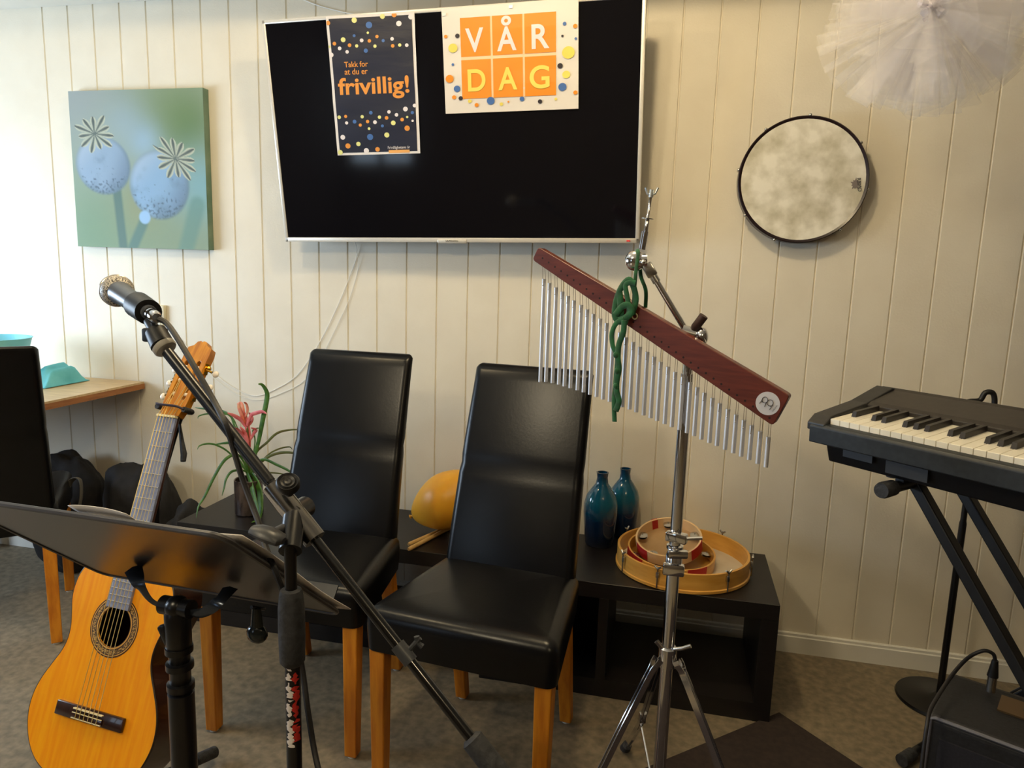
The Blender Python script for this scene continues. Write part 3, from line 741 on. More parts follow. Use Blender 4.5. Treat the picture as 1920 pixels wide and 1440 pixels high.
# ------------------------------------------------------------------ balloon and drumsticks
bc = aty(840, 942, -.21)
bl = thing('balloon', 'yellow-orange balloon resting on the bench between the two chairs', 'balloon', (bc.x, bc.y, .38))
Rb = Matrix.Rotation(radians(-28), 3, 'Y')
bm = bmesh.new(); bmesh.ops.create_uvsphere(bm, u_segments=40, v_segments=28, radius=1)
for v in bm.verts:
    x, y, z = v.co; k = 1-.30*max(0, -x)**1.5 if x < 0 else 1
    v.co = Vector((x*.150, y*.105*k, z*.103*k))
mb = MB().bm(bm, Matrix.Translation((bc.x, bc.y, .38+.116)) @ Rb.to_4x4())
zmin = min(v.z for v in mb.v)
for v in mb.v: v.z -= (zmin-.3965)
obj('skin', mb, BALLOON, bl, 80)
e_ = Vector((bc.x, bc.y, .496)) + Rb @ Vector((-.15, 0, 0))
e_.z -= zmin-.3965
obj('knot', MB().lathe([(.004, 0), (.003, .006), (.008, .012)], frame(Rb @ Vector((-1,0,0)), (0,1,0), e_), 12), BALLOON, bl)
for i, (A, B, lb) in enumerate((((766,1030), (856,983), 'wooden drumstick lying on the bench, the front one of the pair'), ((766,1021), (850,984), 'wooden drumstick lying on the bench, the rear one nearest the balloon'))):
    pa = atz(*A, .388); pb = atz(*B, .388)
    if i: pb = pb+(pb-pa)*.0
    d = (pb-pa).normalized(); pb = pa+d*.39
    d_ = Vector((d.x, d.y, 0)).normalized(); S = [pa+Vector((0,0,0))]
    sk = obj('drumstick', MB().tube([pa, pa+d_*.006, pa+d_*.28, pa+d_*.36, pa+d_*.375, pa+d_*.385, pa+d_*.39], [.005, .0072, .0072, .0045, .005, .0055, .002], 14), STICK); recentre(sk)
    tag(sk, lb, 'drumstick', 'drumsticks on the bench')

# ------------------------------------------------------------------ vases
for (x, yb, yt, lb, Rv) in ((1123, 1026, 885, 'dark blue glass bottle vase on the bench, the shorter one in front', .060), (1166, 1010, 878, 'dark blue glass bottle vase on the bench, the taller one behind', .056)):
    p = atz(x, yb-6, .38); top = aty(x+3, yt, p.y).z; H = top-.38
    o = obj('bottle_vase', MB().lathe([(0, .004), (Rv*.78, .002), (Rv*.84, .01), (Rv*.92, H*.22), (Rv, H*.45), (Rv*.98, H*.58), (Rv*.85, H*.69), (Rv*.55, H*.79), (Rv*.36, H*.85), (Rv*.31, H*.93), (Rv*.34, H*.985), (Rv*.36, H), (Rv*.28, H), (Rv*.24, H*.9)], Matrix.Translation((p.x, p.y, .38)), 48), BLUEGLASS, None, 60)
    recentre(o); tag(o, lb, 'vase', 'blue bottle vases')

# ------------------------------------------------------------------ drum and tambourines on the bench
hc = Vector((.066, -.262, .3805)); hr = .212
Mh = Matrix.Translation(hc)
hd = thing('hand_drum', 'large wooden hand drum lying skin down on the bench holding two tambourines', 'drum', hc)
obj('hoop', MB().lathe([(hr, 0), (hr+.004, .002), (hr+.004, .010), (hr, .012), (hr, .062), (hr-.008, .062), (hr-.008, .004), (hr, 0)], Mh, 80), MAPLE, hd)
obj('drumhead', MB().lathe([(hr-.002, .0015), (hr-.002, .006), (0, .006)], Mh, 64), CALF, hd)
for a in (-52, -8, 52, 100, 150, 212, -110):
    a = radians(a); d = Vector((cos(a), sin(a), 0)); p = hc+d*(hr+.007)
    t = MB(); t.tube([p+Vector((0,0,.006)), p+Vector((0,0,.072))], .0024, 8); t.box(p+Vector((0,0,.046))-d*.003, (.010, .010, .018), Matrix.Rotation(a, 3, 'Z'), .002)
    t.tube([p+Vector((0,0,.074))-d.cross(Vector((0,0,1)))*.011, p+Vector((0,0,.066)), p+Vector((0,0,.074))+d.cross(Vector((0,0,1)))*.011], [.003,.0042,.003], 8)
    obj('tension_bolt', t, STEEL, hd)
def tambourine(label, c, r, tilt_axis, tilt, wid, m, slots, red):
    Mt = Matrix.Translation(c) @ Matrix.Rotation(tilt, 4, Vector(tilt_axis))
    t = thing('tambourine', label, 'tambourine', c, group='tambourines in the hand drum')
    obj('hoop', MB().lathe([(r, 0), (r, wid), (r-.006, wid), (r-.006, 0), (r, 0)], Mt, 64), m, t)
    for k in range(slots):
        a = 2*pi*k/slots+.35; d = Vector((cos(a), sin(a), 0))
        jm = MB()
        for o_ in (-.0032, .0032): jm.lathe([(.0, .003), (.005, .003), (.009, .0008), (.0165, 0), (.0165, .0006), (.005, .0036), (0, .0036)], Mt @ Matrix.Translation(d*(r-.018)+Vector((0,0,wid*.5+o_))), 20)
        jm.tube([Mt @ (d*(r-.018)+Vector((0,0,wid*.5-.012))), Mt @ (d*(r-.018)+Vector((0,0,wid*.5+.012)))], .0012, 6)
        obj('jingle_pair', jm, STEEL, t)
    for a0, a1 in red:
        b = MB(); pts = []
        N_ = 10
        for i in range(N_+1):
            a = radians(a0+(a1-a0)*i/N_); d = Vector((cos(a), sin(a), 0))
            for rr2, z in ((r-.0065, .002), (r-.0065, wid-.002), (r+.001, wid+.0008), (r+.001, .002)): pts.append(Mt @ (d*rr2+Vector((0,0,z))))
        fs = [[4*i+k, 4*i+(k+1) % 4, 4*(i+1)+(k+1) % 4, 4*(i+1)+k] for i in range(N_) for k in range(4)]
        b.add(pts, fs); obj('red_band', b, RED, t)
    return t
tambourine('wooden tambourine lying low inside the hand drum under the other one', Vector((.028, -.262, .394)), .142, (1, .5, 0), radians(5), .042, MAPLE, 6, ((190, 232), (292, 322)))
tambourine('pale wooden tambourine with red felt, tilted on top inside the hand drum', Vector((.022, -.238, .437)), .108, (.9, -.35, 0), radians(17), .038, PALEW, 5, ((112, 124), (200, 232), (312, 350)))

# ------------------------------------------------------------------ guitar
GM = Matrix.Identity(4)
for i, v in enumerate(((.995,-.099,-.009), (.046,.377,.925), (-.088,-.921,.38))):
    for k in range(3): GM[k][i] = v[k]
x_ = Vector((.995,-.099,-.009)).normalized(); y_ = Vector((.046,.377,.925)); y_ = (y_-x_*y_.dot(x_)).normalized(); z_ = x_.cross(y_)
GM = frame(z_, x_, (-1.173, -1.405, .366))
gt = thing('acoustic_guitar', 'classical guitar with orange spruce top standing behind the music stand', 'guitar', mtx=GM)
half = [(0,-.145), (.045,-.144), (.09,-.136), (.128,-.114), (.155,-.080), (.1705,-.038), (.171,.002), (.160,.038), (.142,.072), (.125,.103), (.1175,.130), (.119,.158), (.1275,.188), (.136,.215), (.1375,.243), (.131,.272), (.112,.298), (.080,.316), (.045,.324), (0,.326)]
hp = spline([(x, y, 0) for x, y in half], 5)
outl = [(p.x, p.y) for p in hp]+[(-p.x, p.y) for p in hp[-2:0:-1]]
b = MB(); b.plate(outl, -.002, 0, None, [circ(.043, 40, (0, .177))]); obj('soundboard', b, SPRUCE, gt, 30, local=True)
b = MB(); n = len(outl)
b.add([(x, y, -.0015) for x, y in outl]+[(x*1.0, y, -.094) for x, y in outl], [[i, (i+1) % n, n+(i+1) % n, n+i] for i in range(n)]+[[n+i for i in range(n)]])
obj('body', b, ROSEW, gt, 30, local=True)
obj('binding', MB().tube([(x*1.003, y*1.002, -.002) for x, y in outl], .0024, 6, closed=True), mat('dark_binding', srgb(40,26,18), .4), gt, local=True)
b = MB()
for k, (r1, r2, mi) in enumerate(((.0445,.043,0), (.0475,.0445,1), (.050,.0475,0), (.0585,.050,2), (.0605,.0585,0), (.0625,.0605,1), (.065,.0625,0))):
    b.cur = mi; N_ = 64
    b.add([(cos(2*pi*a/N_)*r, .177+sin(2*pi*a/N_)*r, .0006) for r in (r1, r2) for a in range(N_)], [[a, (a+1) % N_, N_+(a+1) % N_, N_+a] for a in range(N_)])
ROSET = noisy('rosette_inlay', srgb(60,40,20), srgb(190,150,80), 320, .4, lo=.45, hi=.55)
obj('rosette', b, [mat('rosette_dark', srgb(52,30,14), .4), mat('rosette_gold', srgb(214,160,70), .4), ROSET], gt, 0, local=True)
b = MB(); b.box((0, -.008, .004), (.186, .029, .008), None, .002); br_ = obj('bridge', b, ROSEW, gt, 40, local=True)
b = MB(); b.box((0, -.013, .0085), (.082, .011, .006), None, .001); obj('tie_block', b, ROSEW, br_, 40, local=True)
b = MB(); b.box((0, -.0075, .0118), (.082, .0016, .0016)); b.box((0, -.0185, .0118), (.082, .0016, .0016)); obj('tie_block_edge', b, BONE, br_, 0, local=True)
obj('saddle', MB().box((0, .001, .0095), (.080, .0026, .0075)), BONE, gt, 0, local=True)
# neck, board, frets
b = MB(); ytop, yend = .648, .216
def fw(y): return .0262+(.650-y)*.0112
b.add([(s*fw(y), y, z) for z in (.0005, .0068) for y in (yend, ytop) for s in (-1, 1)], [[0,1,3,2], [4,6,7,5], [0,4,5,1], [2,3,7,6], [0,2,6,4], [1,5,7,3]])
obj('fretboard', b, EBONY_SHEEN, gt, 0, local=True)
for n_ in range(1, 20):
    y = .65*2**(-n_/12)
    if y > yend+.002: obj('fret', MB().tube([(-fw(y), y, .0070), (fw(y), y, .0070)], .0011, 6), mat('fret_silver', (.85,.85,.85), .25, 1) if n_ == 1 else bpy.data.materials['fret_silver'], gt, local=True)
b = MB(); vs = []; NS = 10
for y, dp in ((.30, .060), (.325, .045), (.35, .024), (.60, .021), (.655, .022)):
    for k in range(NS+1):
        a = pi+pi*k/NS; vs.append(Vector((fw(min(y, .65))*cos(a), y, .0005+dp*sin(a)*.95)))
fs = [[i*(NS+1)+k, i*(NS+1)+k+1, (i+1)*(NS+1)+k+1, (i+1)*(NS+1)+k] for i in range(4) for k in range(NS)]
fs += [list(range(NS+1)), [4*(NS+1)+k for k in range(NS+1)]]
b.add(vs, fs); obj('neck', b, mat('neck_wood', srgb(74,38,20), .35), gt, 50, local=True)
obj('nut', MB().box((0, .6515, .006), (.0535, .005, .011)), BONE, gt, 0, local=True)
HM = Matrix.Translation((0, .655, .001)) @ Matrix.Rotation(radians(-13), 4, 'X')
ho = [(-.026, 0), (-.029, .012), (-.034, .03), (-.0375, .165), (-.034, .182), (-.020, .188), (-.014, .198), (-.004, .201), (0, .197), (.004, .201), (.014, .198), (.020, .188), (.034, .182), (.0375, .165), (.034, .03), (.029, .012), (.026, 0)]
sl = lambda s: [(s*.0175+.0058*cos(a)*1, .047+.0058*sin(a)) for a in [pi+pi*k/8 for k in range(9)]]+[(s*.0175+.0058*cos(a), .140+.0058*sin(a)) for a in [pi*k/8 for k in range(9)]]
b = MB(); b.plate(ho, -.020, 0, HM, [sl(-1), sl(1)]); hs = obj('headstock', b, CEDAR, gt, 30, local=True, bevel=.001)
for s in (-1, 1):
    for k, y in enumerate((.058, .094, .130)):
        r_ = MB(); r_.tube([HM @ Vector((s*.009, y, -.008)), HM @ Vector((s*.026, y, -.008))], .0048, 12); obj('string_roller', r_, PEARL, hs, local=True)
        r_ = MB(); p0 = HM @ Vector((s*.034, y, -.010)); p1 = HM @ Vector((s*.052, y-.004, -.016))
        r_.tube([p0, p1], .0028, 8); r_.box(HM @ Vector((s*.037, y, -.010)), (.003, .026, .013)); r_.lathe([(.004,-.004), (.006,0), (.004,.004)], frame((0,1,0), (1,0,0), HM @ Vector((s*.042, y+.004, -.012))), 12)
        tn = obj('tuning_machine', r_, GOLD, hs, local=True)
        obj('tuning_button', MB().sphere(HM @ Vector((s*.061, y-.006, -.020)), .0085, (1, .95, .45), 14), PEARL, tn, local=True)
for i in range(6):
    t = (i-2.5)/2.5; xs_ = t*.029; xn = t*.0215; sgn = 1 if i > 2 else -1; kk = (0, 1, 2)[(i if i < 3 else 5-i)]
    yr = (.058, .094, .130)[kk]
    P = [Vector((xs_, -.0185, .0125)), Vector((xs_, .001, .0135)), Vector((xn, .6515, .0118)), HM @ Vector((sgn*(.0235-.004*kk), yr, -.0035))]
    obj('string', MB().tube(P, .00075 if i > 2 else .00095, 6), mat('string_%s' % ('wound' if i < 3 else 'nylon'), srgb(232,200,120) if i < 3 else srgb(196,176,120), .3, .6 if i < 3 else 0), gt, local=True)

# guitar stand behind the guitar
gs = thing('guitar_stand', 'black guitar stand whose padded yoke holds the neck of the guitar', 'stand', loc=(-1.13, -1.15, 0))
yk = GM @ Vector((0, .672, -.036)); bs = Vector((-1.135, -1.10, 0))
kn = GM @ Vector((0, -.165, -.05))
mid = GM @ Vector((0, .3, -.16)); gb = Vector((-1.165, -1.28, 0))
obj('upright', MB().tube(spline([Vector((gb.x, gb.y, .36)), GM @ Vector((0, .25, -.125)), GM @ Vector((-.004, .36, -.075)), GM @ Vector((-.006, .45, -.036)), GM @ Vector((-.004, .6, -.034)), yk], 6), .008, 12), BLACKM, gs)
obj('lower_tube', MB().tube([Vector((gb.x, gb.y, .08)), Vector((gb.x, gb.y, .38))], .013, 12), BLACKM, gs)
fe_ = atz(402, 1410, .03)
for q_ in (fe_, Vector((gb.x-.22, gb.y-.02, .016)), Vector((gb.x+.03, gb.y-.24, .016))):
    ft_ = obj('foot', MB().tube([Vector((gb.x, gb.y, .10)), q_], .011, 10), BLACKM, gs)
    dd_ = (q_-Vector((gb.x, gb.y, .10))).normalized(); obj('foot_cap', MB().tube([q_-dd_*.07, q_], .0155, 14), RUBBER, ft_)
for s in (-1, 1):
    P = [Vector((gb.x, gb.y, .17)), GM @ Vector((s*.07, -.165, -.10)), GM @ Vector((s*.075, -.16, -.03)), GM @ Vector((s*.075, -.150, .018))]
    obj('cradle_arm', MB().tube(spline(P, 6), .009, 10), RUBBER, gs)
for s in (-1, 1):
    P = [yk, GM @ Vector((s*.026, .672, -.036)), GM @ Vector((s*.0385, .672, -.020)), GM @ Vector((s*.0385, .672, .004))]
    obj('yoke_arm', MB().tube(spline(P, 6), .0065, 10), RUBBER, gs)
obj('yoke_strap', MB().tube(spline([GM @ Vector(p) for p in ((-.0385,.678,.004), (-.025,.676,.012), (0,.676,.013), (.025,.676,.012), (.0385,.672,.004))], 6), .0055, 10, flat=.5, ref=z_), mat('violet_black_rubber', srgb(46,40,62), .6), gs)
P = [GM @ Vector(p) for p in ((.006,.640,-.032), (.020,.60,-.038), (.031,.572,-.042), (.034,.556,-.042))]
obj('release_lever', MB().tube(P, [.006,.010,.014,.012], 12, flat=.5), RUBBER, gs)

# ------------------------------------------------------------------ music stand
A_ = Vector((-1.032, -1.796, .985)); B_ = Vector((-.534, -1.840, .997)); C_ = Vector((-.506, -1.576, .769)); D_ = Vector((-1.004, -1.533, .757))
ex = (B_-A_).normalized(); ey = (D_-A_); ey = (ey-ex*ey.dot(ex)).normalized(); ez = ex.cross(ey)     # ez: away from the printed side
DMx = frame(ez, ex, A_); DW, DH = .50, .350
if ez.z > 0: pass
sgz = -1 if ez.z > 0 else 1     # underside direction in local z
ms = thing('music_stand', 'black music stand seen from behind, its wide desk in front of the guitar', 'music stand', loc=(-.75, -1.66, 0))
def rr(w, h, r, n_=6):
    o_ = []
    for cx_, cy_, a0 in ((w-r, h-r, 0), (r, h-r, 90), (r, r, 180), (w-r, r, 270)):
        for k in range(n_+1): a = radians(a0+90*k/n_); o_.append((cx_+r*cos(a), cy_+r*sin(a)))
    return o_
DESK = mat('desk_sheet_metal', srgb(16,14,14), .30, 0, Specular_IOR_Level=.7)
obj('desk', MB().plate(rr(DW, DH, .022), 0, .003, DMx), DESK, ms, 0)
obj('rim', MB().tube([DMx @ Vector((x, y, .0015)) for x, y in rr(DW, DH, .022)], .0042, 8, closed=True), mat('rim_grey', srgb(66,64,66), .35), ms)
obj('lip', MB().box(DMx @ Vector((DW/2, DH-.002, .0015+(.022 if ez.z > 0 else -.022))), (DW-.04, .003, .044), DMx.to_3x3()), DESK, ms, 0)
und = ez if ez.z < 0 else -ez
hub = aty(332, 1138, -1.655)
ptop_ = hub
Pa = onp(250, 1066, A_+und*.006, ez); Pb = onp(432, 1103, A_+und*.006, ez)
def strap(P, w_, name, m, ref):
    return obj(name, MB().tube(spline(P, 8), w_, 10, flat=.22, ref=ref), m, ms)
ARM = mat('arm_blue_black', srgb(64,70,80), .22, .7)
for P0, P1_, P2_ in ((Pa, aty(262, 1095, -1.665), aty(286, 1128, -1.66)), (Pb, aty(408, 1130, -1.665), aty(376, 1150, -1.66))):
    n_ = MB(); Q = spline([P0, P1_, P2_, hub+Vector((0,0,-.006))], 8); m_ = len(Q)
    vs = []
    for i, p in enumerate(Q):
        t = i/(m_-1); w_ = .0065*(1-t)**2+.0075; T = (Q[min(m_-1,i+1)]-Q[max(0,i-1)]).normalized(); s_ = ex-T*ex.dot(T); s_.normalize(); nn_ = T.cross(s_)
        vs += [p-s_*w_, p-nn_*.004, p+s_*w_, p+nn_*.004]
    n_.add(vs, [[4*i+k, 4*i+(k+1) % 4, 4*(i+1)+(k+1) % 4, 4*(i+1)+k] for i in range(m_-1) for k in range(4)]+[[0,1,2,3]])
    obj('desk_arm', n_, ARM, ms, 60)
hx = hub.x; hy = hub.y
obj('tilt_hub', MB().tube([hub-ex*.028, hub+ex*.028], .015, 18).sphere(hub, .019), BLACKM, ms)
obj('post', MB().lathe([(.0165, .42), (.0165, hub.z-.075), (.020, hub.z-.07), (.020, hub.z-.01), (.015, hub.z)], Matrix.Translation((hx, hy, 0)), 28), BLACKM, ms)
z1 = aty(330, 1215, hy).z; z2 = aty(330, 1245, hy).z; z3 = aty(330, 1283, hy).z
for z in (z1, z2, z3): obj('collar', MB().lathe([(.017, z-.007), (.0215, z-.005), (.0215, z+.005), (.017, z+.007)], Matrix.Translation((hx, hy, 0)), 28), BLACKM, ms)
obj('lower_tube', MB().lathe([(.0205, .10), (.0205, z3-.012), (.017, z3-.010)], Matrix.Translation((hx, hy, 0)), 28), BLACKM, ms)
kp = aty(312, 1190, hy-.01)
k_ = MB().tube([Vector((hx, hy, kp.z-.004)), kp], .007, 10); k_.box(kp, (.016, .012, .036), Matrix.Rotation(radians(-25), 3, 'Y'), .004)
obj('height_knob', k_, BLACKM, ms)
for a in (75, 195, 315):
    d = Vector((cos(radians(a)), sin(radians(a)), 0)); p0 = Vector((hx, hy, .22)); p1 = Vector((hx, hy, .02))+d*.27
    lg = obj('leg', MB().tube([p0, p0+(p1-p0)*.5, p1], .011, 12), BLACKM, ms)
    obj('rubber_end', MB().tube([p1-(p1-p0).normalized()*.03, p1], [.016, .016], 14), RUBBER, lg)
# curled sheet and papers lying on the desk
def desk_pt(x, y, h): return DMx @ Vector((x, y, 0)) - und*h
sm = MB().grid(10, 14, lambda u, v: desk_pt(.235+.275*u, .022+.337*v, .006+.006*(u**3)+.002*sin(v*7)))
o = obj('sheet_music', sm, PAPER, None, 60, solid=.0015); recentre(o); tag(o, 'white sheets of music on the desk, edge sticking out past its right side', 'sheet music')
def curl(u, v):
    return desk_pt(.245+.10*u, -.004+.14*v, .009+.006*(1-v)**2*(.4+.6*sin(min(1, u*1.05)*pi)**.6))
o = obj('sheet_music', MB().grid(16, 8, curl), PAPER, None, 60, solid=.0008); recentre(o); tag(o, "curled white page peeking over the desk's top edge in front of the guitar neck", 'sheet music')
cp = aty(482, 1188, -1.60)
cpt = MB().tube([cp+Vector((0,0,.045)), cp+Vector((0,0,.0))], [.008, .013], 12, flat=.6); cpt.sphere(cp, .019, (1, .6, .9), 14)
obj('page_clip', cpt, mat('smoky_plastic', srgb(30,36,36), .15), ms)
obj('clip_spring', MB().tube([cp+Vector((-.004,-.008,.050)), Vector((cp.x, C_.y, C_.z-.01))], .003, 8), DARKGREY, ms)

# ------------------------------------------------------------------ microphone stand
PY = -1.79
pb = aty(553, 1440, PY); ptp = aty(543, 1012, PY); px_, py_ = (pb.x+ptp.x)/2, PY
mk = thing('microphone_stand', 'black boom microphone stand with a torn red and white sticker on its post', 'microphone stand', loc=(px_, py_, 0))
zz = lambda y: aty(548, y, PY).z
MT = Matrix.Translation((px_, py_, 0))
obj('lower_tube', MB().lathe([(.0102, .06), (.0102, zz(1235))], MT, 24), BLACKM, mk)
obj('grip', MB().lathe([(.0125, zz(1245)), (.0165, zz(1238)), (.0175, zz(1190)), (.0172, zz(1140)), (.0150, zz(1112)), (.0135, zz(1106)), (.0085, zz(1104))], MT, 28), RUBBER, mk)
obj('upper_tube', MB().lathe([(.0078, zz(1110)), (.0078, zz(1020))], MT, 20), BLACKM, mk)
stk = MB(); rnd = random.Random(5)
N_ = 44; zt0, zt1 = zz(1236), zz(1392)
def cyl(a, z, r=.0106): return Vector((px_+r*cos(a), py_+r*sin(a), z))
aw = radians(-118); ar = radians(-72)
fc = math.atan2(CAM.y-py_, CAM.x-px_)
pts = []
for i in range(N_+1):
    z = zt0+(zt1-zt0)*i/N_
    l = fc-.80+.30*rnd.uniform(-1, 1); r2 = fc-.20+.34*rnd.uniform(-1, 1)
    pts.append((l, r2, z))
def strip(m_, lo, hi, mi, rad):
    m_.cur = mi
    for i in range(lo, hi):
        if rnd.random() < .12: continue
        a0, a1, z0_ = pts[i]; b0, b1, z1_ = pts[i+1]
        m_.add([cyl(off+a0+(a1-a0)*q_/6, z0_, rad) for q_ in range(7)]+[cyl(off+b0+(b1-b0)*q_/6, z1_, rad) for q_ in range(7)], [[q_, q_+1, q_+8, q_+7] for q_ in range(6)])
stk = MB(); off = 0; strip(stk, 0, 44, 0, .01055)
off = .85; strip(stk, 5, 41, 1, .0107)
obj('sticker', stk, [GRAFW, GRAFR], mk, 0)
for z_, t_ in ((zt0-(zt0-zt1)*.30, 'MIX'), (zt0-(zt0-zt1)*.55, 'ZAK')): pass
for a in (100, 220, 340):
    d = Vector((cos(radians(a)), sin(radians(a)), 0)); p0 = Vector((px_, py_, .12)); p1 = Vector((px_, py_, .014))+d*.30
    obj('leg', MB().tube([p0, p1], .009, 10), BLACKM, mk)
# boom
Z1, Z2, Z3 = 1.04, .965, .95
b0 = atd(314, 660, Z1); b3 = atd(905, 1412, .905)
def bo(x, y):     # point on the boom line nearest a pixel
    t = ((x-314)+(y-660)*1.2695)/((905-314)+(1412-660)*1.2695); 
    best = None
    for k in range(401):
        tt = k/400*1.2-.1; P = b0+(b3-b0)*tt; v = P-CAM; X = 960+F*v.dot(RT)/v.dot(FW); Y_ = 720-F*v.dot(UP)/v.dot(FW)
        dd = (X-x)**2+(Y_-y)**2
        if best is None or dd < best[0]: best = (dd, P)
    return best[1]
bd = (b3-b0).normalized()
obj('boom', MB().tube([b0, bo(880,1385)], .0072, 16), mat('gloss_black_tube', srgb(20,20,22), .18, .3, Coat_Weight=.6), mk)
obj('upper_boom_sleeve', MB().tube([b0, bo(505,905)], .0083, 16), BLACKM, mk)
obj('boom_holder', MB().tube([bo(505,915), bo(592,1012)], .0155, 20), DCHROME, mk)
J = bo(548, 965)
jv = Vector((px_, py_, zz(1020)))
obj('swivel_block', MB().tube([jv-Vector((0,0,.01)), J], .015, 16).tube([J-Vector((0,.018,0))+Vector((0,.012,0)), J+Vector((0,.030,0))], .015, 16), BLACKM, mk)
kn = MB(); kc = atd(540, 908, .945)
kn.lathe([(.004,-.022), (.006,-.020), (.006,-.006), (.0150,-.004), (.0155,.004), (.0135,.007), (.011,.005), (.009,.007), (.006,.0055), (.004,.007), (0,.006)], frame((.25,-.55,.8), (1,0,0), kc), 28)
obj('boom_knob', kn, BLACKP, mk)
wk = MB(); wc = atd(505, 1003, .925)
wk.tube([wc-Vector((.024,.0,-.004)), wc-Vector((.014,0,-.003)), wc, wc+Vector((.016,.0,-.005)), wc+Vector((.020,.0,-.006))], [.010, .014, .016, .013, .007], 12, flat=.6, ref=(0,1,0)); wk.tube([wc, J+Vector((0,-.01,-.012))], .006, 10)
obj('swivel_wing', wk, DARKGREY, mk)
q1 = bo(768, 1222)
cw = MB().tube([q1-bd*.016, q1+bd*.012], .0098, 16); s_ = bd.cross(FW).normalized()
if s_.dot(RT) < 0: s_ = -s_
cw.tube([q1, q1+s_*.026+UP*.004], .0035, 8); cw.tube([q1+s_*.020+UP*.010, q1+s_*.022, q1+s_*.030-UP*.010], [.004,.003,.004], 8)
obj('boom_clutch', cw, DARKGREY, mk)
cwt = MB().tube([bo(880,1385), bo(884,1390), b3+bd*.07], [.010, .0145, .0150], 20)
obj('counterweight', cwt, RUBBER, mk)
# mic swivel at the tip and clip
tip = atd(305, 648, 1.045)
obj('thread_ring', MB().lathe([(.0150, -.004), (.0165, -.002), (.0165, .004), (.0135, .006)], frame(-bd, (1,0,0), atd(309, 652, 1.043)), 24), mat('ring_grey', srgb(170,166,156), .4), mk)
md0 = atd(263, 575, 1.075); 
obj('tip_hinge', MB().tube([tip, atd(292, 622, 1.055)], [.0165, .0150], 18).box(atd(291, 628, 1.055), (.030, .022, .020), None, .003), BLACKP, mk)
mend = atd(297, 598, 1.035); mhead = atd(219, 545, 1.215); ax = (mhead-mend).normalized()
clip = MB().tube([atd(292, 624, 1.055), atd(280, 602, 1.07)], [.009, .008], 12)
cM = frame(ax, (0,0,1), mend)
clip.lathe([(.0155, .052), (.0190, .052), (.0200, .085), (.0205, .112), (.0178, .112), (.0165, .085)], cM, 24)
obj('microphone_clip', clip, BLACKP, mk)
# microphone
mc = thing('microphone', 'silver mesh and grey handheld microphone clipped on the boom, pointing left', 'microphone', loc=mend)
Lm = (mhead-mend).length; hl = Lm
obj('handle', MB().lathe([(.0085, .045), (.0110, .046), (.0115, .060), (.0150, .11), (.0175, hl-.035), (.0190, hl-.028), (.0190, hl-.02)], cM, 32), mat('mic_grey', srgb(92,97,106), .34, .3), mc)
obj('connector', MB().lathe([(.0065, .008), (.0090, .012), (.0092, .030), (.0085, .032), (.0092, .034), (.0092, .050)], cM, 24), CHROME, mc)
obj('grille', MB().lathe([(.0190, hl-.021), (.0235, hl-.017), (.0262, hl-.006), (.0262, hl+.002), (.0250, hl+.012), (.0215, hl+.022), (.0150, hl+.0285), (.007, hl+.031), (0, hl+.0315)], cM, 40), GRILLE, mc)
obj('ring_band', MB().lathe([(.0258, hl-.0045), (.0272, hl-.003), (.0272, hl+.002), (.0258, hl+.0035)], cM, 40), mat('mic_ring', srgb(200,190,176), .3, .7), mc)
cbp = [mend, atd(312, 606, 1.035), atd(330, 630, 1.03), atd(360, 680, 1.02), atd(400, 750, 1.01), atd(425, 800, .995), atd(440, 850, 1.01), atd(452, 890, 1.03), atd(470, 940, 1.03), atd(487, 985, 1.02), atd(500, 1030, 1.01), atd(520, 1080, .99), atd(545, 1150, 1.0), atd(566, 1250, 1.01), atd(577, 1330, 1.0), atd(590, 1410, .99), atd(606, 1480, .97)]
cable('microphone_cable', cbp, .0042, CABLEB, 'black microphone cable running from the microphone down along the boom and post')

# ------------------------------------------------------------------ chrome boom stand
SX, SY = .027, -1.05
cs_ = thing('cymbal_stand', 'chrome tripod boom stand holding the bar chimes', 'stand', loc=(SX, SY, 0))
CT = Matrix.Translation((SX, SY, 0)); zc = lambda x, y: aty(x, y, SY).z
zA = zc(1257, 1222)
obj('lower_tube', MB().lathe([(.0142, .11), (.0142, zc(1262,1075))], CT, 28), CHROME, cs_)
obj('lower_clamp', MB().lathe([(.0142, zc(1264,1074)), (.018, zc(1264,1073)), (.018, zc(1265,1040)), (.0150, zc(1265,1037)), (.0150, zc(1265,1030)), (.018, zc(1265,1028)), (.018, zc(1265,1022)), (.013, zc(1265,1020))], CT, 28)
    .box((SX, SY-.018, zc(1265,1062)), (.046, .018, .026), None, .004).box((SX+.006, SY-.02, zc(1265,1032)), (.044, .016, .018), Matrix.Rotation(radians(15), 3, 'Z'), .004).box((SX+.002, SY-.014, zc(1268,1003)), (.046, .02, .022), Matrix.Rotation(radians(-18), 3, 'Z'), .004)
    .tube([(SX+.01, SY-.02, zc(1265,1003)), (SX+.055, SY-.024, zc(1265,996))], .004, 10), CHROME, cs_)
obj('middle_tube', MB().lathe([(.0125, zc(1265,1060)), (.0125, zc(1280,700))], CT, 28), CHROME, cs_)
zT = zc(1290, 640)
tlt = aty(1296, 627, SY)
obj('upper_tube', MB().tube([Vector((SX, SY, zc(1280,720))), Vector((SX, SY, zT-.03)), tlt], .0095, 20), CHROME, cs_)
tl_ = MB().tube([tlt+Vector((-.02,0,.004)), tlt+Vector((.022,0,-.006))], .017, 22); tl_.sphere(tlt+Vector((.020,-.004,-.004)), .021, (.7,1,1)); tl_.lathe([(.0125, -.03), (.0125, 0)], Matrix.Translation(tlt), 20)
obj('boom_tilter', tl_, CHROME, cs_)
kp = aty(1299, 620, SY-.006); kq = aty(1320, 592, SY-.012)
